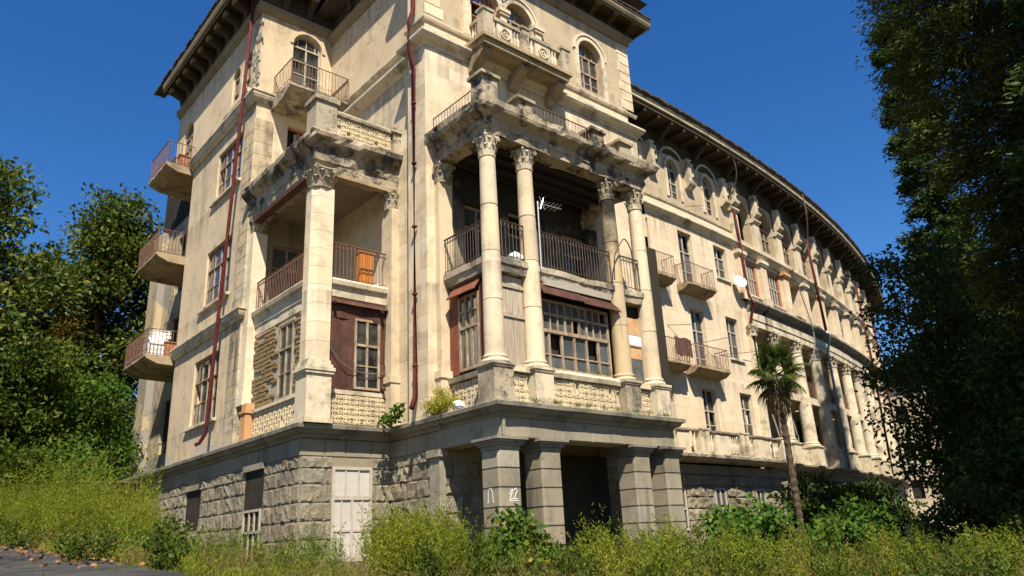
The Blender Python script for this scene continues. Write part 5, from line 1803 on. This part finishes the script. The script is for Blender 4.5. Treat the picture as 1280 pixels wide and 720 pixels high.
crumple('plastic_bag', (11.75, 15.75, 3.38), (.18, .16, .24), 'white', 'crumpled white plastic bag on the grey cornice beside the yellow bush', 'bag', 1)
crumple('plastic_bag', (13.1, 14.72, 7.45), (.3, .1, .28), 'white', 'white plastic bundle behind the portico balcony rail between the first two columns', 'bundle', 2)
crumple('plastic_bag', (11.55, 19.5, 7.76), (.18, .1, .14), 'white', 'small white rag at the end of the loggia railing', 'rag', 3)
crumple('plastic_bag', (20.3, 11.0, gz(20.3, 11) + .02), (.32, .22, .22), 'pipe_grey', 'pale blue grey plastic rubbish bag lying on the ground at the lower right', 'rubbish bag', 4)
m = MB()
for i in range(8):
    for j in range(4):
        P = []
        for a, b in ((i, j), (i + 1, j), (i + 1, j + 1), (i, j + 1)):
            x = 16.55 + .95 * a / 8
            P.append((x, 14.75 + .03 * math.sin(a * 2.1 + b), 12.08 + .5 * b / 4 - .05 * math.sin(a * .8) + .02 * math.sin(a * 3 + b)))
        m.face(P)
        m.face([(p[0], p[1] + .012, p[2]) for p in P])
tag(m.build('plastic_sheet', 'plastic_orange'), 'torn orange plastic sheet hanging between the posts on the portico roof', 'plastic sheet')
m = MB(WING)
for i in range(8):
    for j in range(5):
        P = []
        for a, b in ((i, j), (i + 1, j), (i + 1, j + 1), (i, j + 1)):
            P.append((27.6 + 1.25 * a / 8, .83 + .05 * math.sin(a * 1.9) * (1 - b / 5), 8.66 - .85 * (1 - b / 5) + .04 * math.sin(a * 1.1 + 2)))
        m.face(P)
        m.face([(p[0], p[1] - .015, p[2]) for p in P])
tag(m.build('rug', 'rug'), 'dark brown rug hung over a wing balcony railing', 'rug')
# rubbish stones at lower right
for i in range(6):
    x, y = 17.5 + i * .75 + random.uniform(-.2, .2), 10.3 + random.uniform(-.35, .35)
    m = MB()
    s = random.uniform(.08, .16)
    m.lathe(x, y, [(s * .5, gz(x, y) - .02), (s, gz(x, y) + s * .4), (s * .7, gz(x, y) + s * .9), (s * .1, gz(x, y) + s)], 7, .25)
    tag(m.build('rubble_stone', 'mortar'), ('leftmost', 'second from the left', 'third from the left', 'third from the right', 'second from the right', 'rightmost')[i] + ' of six pale rubble stones by the weeds', 'stone', 'pale rubble stones in front of the weeds')

# rusty fence and ledge at the far left end
d = empty('iron_fence', (6.5, 31.5, 1.4), 'rusty iron fence among the weeds by the left end of the building', 'fence')
railing(front(33.0), [(6.6, 0), (9.0, 0)], 1.9, 3.0, d, 'iron', .16, name='bars')
MB().box(6.5, 9.05, 32.9, 33.3, .5, 1.9).build('base_wall', 'grey_cornice', d)


# ================================================================== PLANTS
def unitv(a):
    return a / np.maximum(1e-6, np.linalg.norm(a, axis=1, keepdims=True))


def leaf_mesh(P, D, L, W):
    n = len(P)
    D = unitv(D)
    S = unitv(np.cross(D, rng.normal(size=(n, 3))))
    L, W = np.broadcast_to(L, n)[:, None], np.broadcast_to(W, n)[:, None]
    U = np.cross(S, D) * W * .25
    v = np.stack([P, P + D * L * .45 + S * W * .5 + U, P + D * L, P + D * L * .45 - S * W * .5 + U], 1).reshape(-1, 3)
    F = np.arange(4 * n).reshape(n, 4)
    return npmesh(v, F)


def trunk_mesh(paths, seg=7):
    m = MB()
    for pts, r0, r1 in paths:
        m.tube(pts, r0, seg, r1)
    return m


def wander(a, b, k, amp):
    a, b = Vector(a), Vector(b)
    L = (b - a).length
    out = []
    for i in range(k + 1):
        t = i / k
        p = a.lerp(b, t)
        if 0 < i:
            p += Vector((random.uniform(-1, 1), random.uniform(-1, 1), random.uniform(-.4, .6))) * amp * L * math.sin(PI * min(t, .9))
        out.append(tuple(p))
    return out


def broadleaf(name, base, lobes, mat, per, leaf, label, group=None, cat='tree', trunk_r=.22, twig=True, sigma=.32, droop=-.1, bark='bark', shell=.5, clump=55):
    """lobes: (x, y, z, rx, rz) relative to the base"""
    b = Vector(base)
    root = empty(name, base, label, cat, group)
    paths = []
    top = max(l[2] for l in lobes)
    spine = wander(b - Vector((0, 0, .4)), b + Vector((0, 0, top * .85)), 7, .03)
    paths.append((spine, trunk_r, trunk_r * .3))
    P, D = [], []
    for (x, y, z, rx, rz) in lobes:
        c = b + Vector((x, y, z))
        k = min(6, max(1, int(7 * max(.1, (z - rz * .6) / top / .85))))
        st = Vector(spine[k])
        path = wander(st, c, 5, .06)
        paths.append((path, trunk_r * .38, trunk_r * .1))
        if twig:
            for q in range(4):
                e = c + Vector((random.uniform(-1, 1) * rx * .8, random.uniform(-1, 1) * rx * .8, random.uniform(-.6, .8) * rz))
                paths.append((wander(Vector(path[3]), e, 4, .08), trunk_r * .14, trunk_r * .04))
        nc = max(3, int(per * rx * rz))
        d = unitv(rng.normal(size=(nc, 3)))
        rad = rng.uniform(shell, 1.0, nc) * rng.choice([1, 1, 1.12], nc)
        C = np.array(c) + d * rad[:, None] * np.array([rx, rx, rz])
        n = clump
        jit = rng.normal(size=(nc, n, 3)) * np.array([sigma, sigma, sigma * .6])
        P.append((C[:, None, :] + jit).reshape(-1, 3))
        D.append((np.repeat(d[:, None, :], n, 1) * .6 + rng.normal(size=(nc, n, 3)) * .7 + np.array([0, 0, droop])).reshape(-1, 3))
    P, D = np.concatenate(P), np.concatenate(D)
    n = len(P)
    link('crown', leaf_mesh(P, D, rng.uniform(.7, 1.25, n) * leaf[0], rng.uniform(.8, 1.2, n) * leaf[1]), mat, root)
    trunk_mesh(paths).build('trunk', bark, root)
    return root


def lobes_of(n, h0, h1, r, lr, squash=.75, seed=0, taper=.6):
    R = random.Random(seed)
    out = []
    for i in range(n):
        t = (i + .5) / n
        z = h0 + (h1 - h0) * t
        rr = r * (1 - taper * t ** 1.8)
        a = i * 2.4 + R.uniform(-.4, .4)
        q = R.uniform(.35, 1.0) * rr
        s = lr * R.uniform(.75, 1.2) * (1 - .25 * t)
        out.append((q * math.cos(a), q * math.sin(a), z, s, s * squash))
    return out


def conifer(name, base, h0, h, rad, nbr, label, leafn, group=None, mat='leaf_conifer', prof=None, lsize=(.30, .10)):
    b = Vector(base)
    root = empty(name, base, label, 'tree', group)
    spine = wander(b - Vector((0, 0, .5)), b + Vector((0, 0, h)), 9, .006)
    paths = [(spine, .55, .06)]
    P, D = [], []
    per = leafn // nbr
    for i in range(nbr):
        t = (i + random.random()) / nbr
        z = h0 + (h - h0 - .5) * t
        a = i * 2.39996 + random.uniform(-.3, .3)
        R = rad * (prof(t) if prof else (1 - t) ** .6) * random.uniform(.6, 1.25)
        ca, sa = math.cos(a), math.sin(a)
        rise = random.uniform(-.02, .16)
        pts = []
        for k in range(7):
            q = k / 6
            pts.append((b.x + ca * R * q, b.y + sa * R * q, b.z + z + R * (rise * q - .16 * q * q) + random.uniform(-.05, .05)))
        paths.append((pts, .085 * (1.2 - t), .015))
        A = np.array(pts)
        s = rng.beta(2.2, 1.3, per // 12) * 6
        i0 = np.minimum(s.astype(int), 5)
        C = A[i0] + (A[i0 + 1] - A[i0]) * (s - i0)[:, None]
        side = np.array([-sa, ca, 0])
        spread = (.16 + .20 * s / 6 * R / 4)
        C = C + side * (rng.normal(size=len(s)) * spread * 1.8)[:, None] + np.array([0, 0, -1]) * (np.abs(rng.normal(size=len(s))) * .28)[:, None]
        k = 12
        jit = rng.normal(size=(len(C), k, 3)) * np.array([.15, .15, .09])
        P.append((C[:, None] + jit).reshape(-1, 3))
        o = np.array([ca, sa, -.35])
        D.append((o + rng.normal(size=(len(C), k, 3)) * .6).reshape(-1, 3))
    P, D = np.concatenate(P), np.concatenate(D)
    n = len(P)
    link('crown', leaf_mesh(P, D, rng.uniform(.6, 1.3, n) * lsize[0], rng.uniform(.7, 1.2, n) * lsize[1]), mat, root)
    trunk_mesh(paths, 6).build('trunk', 'bark', root)
    return root


def at(x, y):
    return (x, y, gz(x, y))


# left trees
broadleaf('magnolia_tree', at(1.6, 38), lobes_of(26, 4.6, 15.9, 3.7, 1.8, .8, 3, .4), 'leaf_magnolia', 10, (.30, .15), 'tall loose magnolia with visible dark trunk at the left edge', 'trees left of the building', trunk_r=.36, sigma=.42)
broadleaf('magnolia_tree', at(8.4, 42.5), lobes_of(24, 4.0, 17.2, 3.3, 1.9, .9, 5, .55), 'leaf_magnolia', 14, (.30, .15), 'dense magnolia rising directly behind the left balconies', 'trees left of the building', trunk_r=.34, sigma=.42)
broadleaf('broadleaf_tree', at(-1.0, 46), lobes_of(12, 4.0, 12, 4.0, 2.2, .8, 8, .5), 'leaf_mid', 12, (.32, .16), 'dark bushy tree behind the loose magnolia at the left edge', 'trees left of the building', trunk_r=.3, sigma=.45)
broadleaf('autumn_tree', at(5.7, 41.5), lobes_of(10, 3.0, 11.0, 2.1, 1.4, .8, 9, .5), 'leaf_autumn', 13, (.26, .13), 'small tree with browning leaves between the two magnolias', 'trees left of the building', trunk_r=.16, sigma=.4)
for i, (x, y, h, r, mt, lb) in enumerate((
        (1.0, 34.5, 5.6, 2.3, 'leaf_mid', 'tall green thicket bush at the left edge below the loose magnolia'),
        (4.6, 36.2, 7.4, 2.3, 'leaf_mid', 'tallest green thicket bush between the two magnolia trunks'),
        (7.4, 38.2, 7.0, 2.0, 'leaf_bright', 'brighter green thicket bush against the left end of the building'),
        (3.2, 39.5, 8.5, 2.6, 'leaf_dark', 'dark thicket bush filling the gap behind the other thicket bushes'),
        (-2.5, 38.5, 7.0, 2.8, 'leaf_dark', 'dark thicket bush cut by the left edge of the photo'),
        (6.3, 34.6, 3.6, 1.3, 'leaf_bright', 'low light green thicket bush above the rusty iron fence'))):
    broadleaf('thicket_bush', at(x, y), lobes_of(11, .9, h, r, r * .62, .85, 20 + i, .4), mt, 22, (.24, .12), lb, 'thicket bushes left of the building', 'bush', trunk_r=.09, sigma=.36)

broadleaf('broadleaf_tree', at(-4.6, 7.4), lobes_of(14, 5.5, 13, 2.6, 1.7, .8, 77, .4), 'leaf_mid', 9, (.24, .11), 'roadside tree shading the asphalt drive at the lower left', None, trunk_r=.25, sigma=.42)
# right trees
conifer('cypress_tree', at(25.3, 5.25), 7.2, 26, 3.3, 150, 'giant dark conifer filling the upper right corner', 140000, lsize=(.21, .055), prof=lambda t: .42 + 1.1 * t if t < .5 else .975 - .9 * max(0, t - .6) ** 1.2)
conifer('slim_conifer', at(40.4, 12.5), 3, 29, 2.1, 80, 'slim conifer between the giant conifer and the curved wing', 70000, mat='leaf_dark', prof=lambda t: 1.0 - .6 * t)
conifer('cedar_tree', at(22.5, 1.2), 6.0, 21, 4.2, 80, 'shadowy conifer at the right edge in front of the dark broadleaf tree', 90000, mat='leaf_dark', prof=lambda t: 1.0 - .75 * t)
broadleaf('broadleaf_tree', at(30.9, 10.25), lobes_of(24, 2.6, 11.0, 2.9, 1.55, .8, 31, .3), 'leaf_dark', 11, (.24, .12), 'dark spreading broadleaf tree covering the end of the curved wing', None, trunk_r=.26, sigma=.40)
broadleaf('broadleaf_tree', at(27.2, 6.3), lobes_of(13, 1.6, 7.2, 2.5, 1.5, .8, 33, .4), 'leaf_dark', 15, (.22, .11), 'low dark broadleaf tree at the right edge under the conifers', None, trunk_r=.18, sigma=.38)
broadleaf('broadleaf_tree', at(46, 13), lobes_of(14, 2, 12.5, 4.0, 2.3, .8, 35, .3), 'leaf_dark', 9, (.30, .14), 'far dark tree behind the trunk of the giant conifer', None, trunk_r=.3, sigma=.5)
broadleaf('broadleaf_tree', at(60, 15), lobes_of(14, 2, 15, 5.5, 3, .8, 36, .3), 'leaf_dark', 7, (.36, .18), 'farthest dark tree at the end of the curved wing', None, trunk_r=.35, sigma=.6)
for i, (x, y, h, r, mt, lf, lb) in enumerate((
        (20.6, 13.6, 1.9, 1.35, 'leaf_bright', (.20, .15), 'bright green bush right of the portico piers, left of the palm'),
        (23.9, 12.4, 1.35, .9, 'leaf_bright', (.20, .15), 'small bright green bush directly right of the palm trunk'),
        (25.6, 12.6, 2.0, 1.25, 'leaf_bright', (.22, .17), 'broad bright green bush, second to the right of the palm trunk'),
        (28.3, 15.6, 3.3, 1.7, 'leaf_dark', (.20, .13), 'dark shaded bush against the wing basement behind the palm'),
        (32.2, 16.2, 3.0, 1.9, 'leaf_dark', (.20, .13), 'dark shaded bush against the wing basement right of the palm'),
        (26.2, 9.6, 2.2, 1.5, 'leaf_dark', (.18, .10), 'dark low bush left of the shadowy trees at the right'),
        (22.6, 5.9, 1.7, 1.3, 'leaf_mid', (.14, .08), 'mid green bush in the lower right corner'),
        (36.5, 17.0, 3.6, 1.8, 'leaf_dark', (.22, .13), 'dark bush against the far part of the wing basement'))):
    broadleaf('leafy_bush', at(x, y), lobes_of(9, .35, h * .82, r, r * .5, .8, 50 + i, .35), mt, 26, lf, lb, None, 'bush', trunk_r=.05, sigma=.22, clump=34, shell=.3)
broadleaf('fig_bush', at(10.75, 12.7), [(0, 0, .9, .45, .35), (.35, -.3, .6, .4, .3), (-.4, .2, .65, .42, .32), (.55, .25, .8, .4, .3), (-.1, -.35, .4, .45, .3), (.9, -.1, .5, .35, .25), (-.75, -.1, .4, .35, .25), (.1, .1, 1.2, .28, .22), (.4, -.1, 1.1, .2, .2), (1.25, -.45, .35, .4, .25), (-.5, -.5, .2, .4, .25)], 'leaf_fig', 90, (.17, .115), 'bush with large yellowing leaves in front of the first portico pier', None, 'bush', trunk_r=.035, sigma=.13, clump=16, shell=.2)
broadleaf('yellow_bush', (11.72, 16.55, 3.36), [(0, 0, .3, .25, .2), (.0, -.35, .28, .28, .2), (-.02, .3, .25, .22, .2), (-.05, -.1, .55, .2, .16)], 'leaf_yellow', 300, (.07, .02), 'small yellow bush growing on the grey cornice by the drainpipe', None, 'bush', trunk_r=.015, sigma=.1, clump=60, shell=.1)
broadleaf('vine_plant', (11.45, 18.6, 3.36), [(0, 0, .2, .22, .14), (-.25, -.1, .05, .2, .12), (.1, -.3, .4, .16, .16)], 'leaf_bright', 260, (.12, .10), 'light green leafy plant on the grey cornice left of the yellow bush', None, 'plant', trunk_r=.01, sigma=.08, clump=12, shell=.1)

# palm
pb = Vector((25.6, 14.55, gz(25.6, 14.55)))
palm = empty('palm_tree', pb, 'fan palm with shaggy trunk standing in front of the curved wing', 'palm')
m = MB()
prof_ = []
for i in range(46):
    z = pb.z - .3 + i * .137
    r = .105 + .025 * (i % 2) + (.05 if i > 38 else 0) + random.uniform(-.008, .008)
    prof_.append((r, z))
m.lathe(pb.x, pb.y, prof_, 12, .12)
m.build('trunk', 'palm_bark', palm)
crown = Vector((pb.x, pb.y, 5.6))
# hanging dead skirt
n = 1500
th, zz = rng.uniform(0, 2 * PI, n), rng.uniform(4.3, 5.5, n)
rr = .13 + .24 * ((zz - 4.2) / 1.3) * rng.uniform(.3, 1, n)
P = np.stack([pb.x + rr * np.cos(th), pb.y + rr * np.sin(th), zz], -1)
D = np.stack([np.cos(th) * .25, np.sin(th) * .25, -np.ones(n)], -1) + rng.normal(size=(n, 3)) * .18
link('dead_fronds', leaf_mesh(P, D, rng.uniform(.25, .6, n), .03), 'palm_dead', palm)


def frond_mesh(droop, seed):
    R = random.Random(seed)
    v, F = [], []
    L = .62
    # petiole
    for k in range(5):
        t = k / 4
        z = -.12 * t * t * droop
        for a in (0, 1, 2):
            v.append((t * L, .014 * math.cos(a * 2.1), z + .014 * math.sin(a * 2.1)))
    for k in range(4):
        for a in range(3):
            F.append([k * 3 + a, k * 3 + (a + 1) % 3, k * 3 + 3 + (a + 1) % 3, k * 3 + 3 + a])
    z0 = -.12 * droop
    K = 26
    for i in range(K):
        a = (i / (K - 1) - .5) * 2 * 2.35
        ln = .68 * (1 - .25 * abs(a) / 2.35) * R.uniform(.88, 1.08)
        w = .022
        b = len(v)
        for q, t in enumerate((0, .45, .78, 1.0)):
            ww = w * (.5, 1.15, .9, .12)[q]
            dz = -droop * .42 * (t ** 2.4) * ln - (abs(a) / 2.35) ** 2 * .12 * t
            c = (L + math.cos(a) * ln * t, math.sin(a) * ln * t, z0 + dz)
            nx, ny = -math.sin(a) * ww, math.cos(a) * ww
            v.append((c[0] + nx, c[1] + ny, c[2] + .012))
            v.append((c[0] - nx, c[1] - ny, c[2] - .012))
        for q in range(3):
            F.append([b + q * 2, b + q * 2 + 1, b + q * 2 + 3, b + q * 2 + 2])
    me = bpy.data.meshes.new('frond')
    me.from_pydata(v, [], F)
    me.materials.append(M['palm'])
    me.update()
    return me


FM = [frond_mesh(.5, 1), frond_mesh(.9, 2), frond_mesh(1.4, 3)]
for i in range(25):
    el = math.radians(80 - i * 4.3)
    az = i * 2.39996
    o = link('frond', FM[0 if i < 10 else 1 if i < 20 else 2], None, palm)
    o.matrix_basis = Matrix.Translation(crown + Vector((0, 0, .18 - i * .012))) @ Matrix.Rotation(az, 4, 'Z') @ Matrix.Rotation(-el, 4, 'Y') @ Matrix.Rotation(random.uniform(-.5, .5), 4, 'X') @ Matrix.Scale(random.uniform(.72, 1.05), 4)


# ---------------- weeds and grass
def blocked(x, y):
    """building footprint and road"""
    b = ((x > 8.95) & (y > 19.2)) | ((x > 11.8) & (y > 16.8) & (x < 22)) | ((x > 21.5) & (y > 20.9 + np.maximum(0, x - 24) ** 2 / 266))
    b |= ((x > 11.7) & (x < 18.9) & (y > 14.2)) & (rng.random(x.shape) < .75)
    b |= (x < 3.2 + .45 * np.sin(y * 2.1) + .3 * np.sin(y * 5.3)) & (rng.random(x.shape) > .05) & (y < 31 + .5 * np.sin(x * 3))
    return b


def scatter(n, d0, d1, y0, y1, extra=None):
    d = d0 + (d1 - d0) * rng.random(n) ** .9
    a = np.radians(rng.uniform(y0, y1, n))
    x, y = d * np.cos(a), d * np.sin(a)
    k = ~blocked(x, y)
    if extra is not None:
        k &= extra(x, y)
    return x[k], y[k]


def patchy(x, y, s, th):
    f = np.sin(x * s + 1.3) * np.cos(y * s * 1.2 + .4) + .6 * np.sin(x * s * 2.3 + y * s * 1.9) + .4 * np.cos(x * s * 4.1 - y * s * 3.3)
    return f + rng.normal(size=x.shape) * .35 > th


def grass(name, n, d0, d1, h, mat, y0=13, y1=87):
    x, y = scatter(n, d0, d1, y0, y1)
    k = len(x)
    P = np.stack([x, y, gzn(x, y) - .03], -1)
    D = np.stack([rng.normal(size=k) * .35, rng.normal(size=k) * .35, np.ones(k)], -1)
    L = rng.uniform(.5, 1.3, k) * h
    me = leaf_mesh(P, D, L, rng.uniform(.010, .020, k))
    return link(name, me, mat, None, 'stuff')


def weeds(name, n, d0, d1, hr, mat, K=46, spread=.16, leaf=(.10, .02), y0=13, y1=87, extra=None, up_=.9):
    x, y = scatter(n, d0, d1, y0, y1, extra)
    k = len(x)
    H = rng.uniform(hr[0], hr[1], k) * rng.uniform(.7, 1.1, k)
    B0 = np.stack([x, y, gzn(x, y)], -1)
    S = 5
    az = rng.uniform(0, 2 * PI, (k, S))
    ln = rng.uniform(.05, .42, (k, S))
    stem = rng.integers(0, S, (k, K))
    t = rng.random((k, K)) ** .7
    ii = np.arange(k)[:, None]
    A, Ln = az[ii, stem], ln[ii, stem]
    hh = H[:, None] * t * (1 - .25 * Ln)
    px = B0[:, None, 0] + np.cos(A) * Ln * hh + rng.normal(size=(k, K)) * spread * .3
    py = B0[:, None, 1] + np.sin(A) * Ln * hh + rng.normal(size=(k, K)) * spread * .3
    pz = B0[:, None, 2] + hh
    P = np.stack([px, py, pz], -1).reshape(-1, 3)
    D = np.stack([np.cos(A) * .5 + rng.normal(size=(k, K)) * .55, np.sin(A) * .5 + rng.normal(size=(k, K)) * .55, np.full((k, K), up_) + rng.normal(size=(k, K)) * .3], -1).reshape(-1, 3)
    me = leaf_mesh(P, D, rng.uniform(.6, 1.3, len(P)) * leaf[0], rng.uniform(.7, 1.2, len(P)) * leaf[1])
    return link(name, me, mat, None, 'stuff')


def clumps(name, n, d0, d1, hr, rr, mat, K, leaf, y0=13, y1=87, extra=None, stems=22):
    """feathery bushy weeds: each clump a sheaf of leafy stems"""
    x, y = scatter(n, d0, d1, y0, y1, extra)
    k = len(x)
    H = rng.uniform(hr[0], hr[1], k)
    R = rng.uniform(rr[0], rr[1], k)
    az = rng.uniform(0, 2 * PI, (k, stems))
    out = rng.uniform(.05, 1.0, (k, stems)) ** .6
    hs = rng.uniform(.55, 1.1, (k, stems)) * (1 - .35 * out ** 2)
    st = rng.integers(0, stems, (k, K))
    t = rng.random((k, K)) ** .6
    ii = np.arange(k)[:, None]
    a, o, h = az[ii, st], out[ii, st], hs[ii, st]
    rad = R[:, None] * o * (.35 + .65 * t ** 1.5)
    z = H[:, None] * h * t
    px = x[:, None] + np.cos(a) * rad + rng.normal(size=(k, K)) * .022
    py = y[:, None] + np.sin(a) * rad + rng.normal(size=(k, K)) * .022
    pz = gzn(x, y)[:, None] + z
    P = np.stack([px, py, pz], -1).reshape(-1, 3)
    b = rng.uniform(0, 2 * PI, (k, K))
    D = np.stack([np.cos(a) * .3 + np.cos(b) * .8, np.sin(a) * .3 + np.sin(b) * .8, .75 + rng.normal(size=(k, K)) * .25], -1).reshape(-1, 3)
    s_ = (1.15 - .6 * t).reshape(-1)
    me = leaf_mesh(P, D, rng.uniform(.7, 1.25, len(P)) * leaf[0] * s_, leaf[1])
    return link(name, me, mat, None, 'stuff')


grass('grass', 60000, 9.5, 40, .20, 'grass')
weeds('dry_grass', 2600, 11, 30, (.25, .6), 'dry', 40, .18, (.12, .008), extra=lambda x, y: patchy(x, y, .9, .1))
low = lambda x, y: ((x > 9.2) & (x < 11.6) & (y > 17.0))
clumps('weeds', 900, 10.5, 36, (.2, .5), (.18, .42), 'weed', 170, (.085, .012), extra=lambda x, y: patchy(x, y, .8, -.6) & ~low(x, y))
door = lambda x, y: (np.abs(np.degrees(np.arctan2(y, x)) - 66) < 7.5) & (x > 4)
clumps('weeds', 520, 11.5, 27, (.6, 1.5), (.3, .6), 'weed', 520, (.12, .019), extra=lambda x, y: patchy(x, y, .55, .42) & ~low(x, y) & (x > 5.5) & ~door(x, y))
clumps('weeds', 60, 14, 18.5, (1.1, 1.75), (.35, .6), 'weed', 650, (.12, .018), y0=54, y1=59.5, extra=lambda x, y: ~low(x, y))
clumps('weeds', 260, 12, 26, (.45, 1.0), (.25, .5), 'leaf_mid', 300, (.11, .038), extra=lambda x, y: ~low(x, y) & ~door(x, y))
clumps('weeds', 300, 11.5, 28, (.5, 1.3), (.25, .5), 'weed_green', 480, (.13, .022), extra=lambda x, y: patchy(x, y, .7, .35) & ~low(x, y) & (x > 5) & ~door(x, y), stems=12)
clumps('dry_stalks', 150, 11.5, 28, (.6, 1.3), (.12, .3), 'dry', 200, (.06, .012), extra=lambda x, y: ~low(x, y) & (x > 5), stems=8)
# tall goldenrod stand left of the building
clumps('tall_weeds', 620, 18, 36, (1.4, 3.0), (.3, .6), 'weed', 420, (.12, .014), y0=74, y1=87, extra=lambda x, y: (x > 3.4) & (x < 8.7) & patchy(x, y, .6, -.5), stems=14)
clumps('tall_weeds', 80, 14, 26, (.6, 1.25), (.3, .6), 'weed_green', 420, (.12, .018), y0=60, y1=79, extra=lambda x, y: (x > 3.6) & ~low(x, y) & patchy(x, y, .9, -.2), stems=18)
clumps('tall_weeds', 260, 31, 38, (.7, 1.6), (.3, .6), 'weed', 420, (.13, .016), y0=80, y1=97, extra=lambda x, y: (x < 5), stems=16)
# tufts rooted on the ledges
P, D = [], []
for (x, y, z, k) in [(13.0 + i * .62 + random.uniform(-.3, .3), 14.02 + random.uniform(0, .08), 3.37, random.randint(8, 40)) for i in range(9)] + [(9.3 + i * .5, 19.05, 3.37, random.randint(4, 14)) for i in range(4)] + [(12.5 + i * .9 + random.uniform(-.3, .3), 14.2, 12.03, random.randint(5, 22)) for i in range(7)] + [(14.2 + i * .5, 14.5, 4.45, random.randint(4, 12)) for i in range(5)]:
    P.append(np.array([x, y, z]) + rng.normal(size=(k, 3)) * np.array([.09, .02, .0]))
    D.append(np.array([0, -.3, .8]) + rng.normal(size=(k, 3)) * .5)
P, D = np.concatenate(P), np.concatenate(D)
link('ledge_weeds', leaf_mesh(P, D, rng.uniform(.08, .2, len(P)), .018), 'weed_green', None, 'stuff')
# fallen leaves along the drive
n = 900
y = rng.uniform(12, 36, n)
x = 3.5 - np.abs(rng.normal(size=n)) * .7 + rng.normal(size=n) * .2
P = np.stack([x, y, gzn(x, y) + .10 + rng.random(n) * .03], -1)
D = np.stack([rng.normal(size=n), rng.normal(size=n), rng.normal(size=n) * .2], -1)
link('fallen_leaves', leaf_mesh(P, D, rng.uniform(.05, .12, n), rng.uniform(.035, .07, n)), 'litter', None, 'stuff')
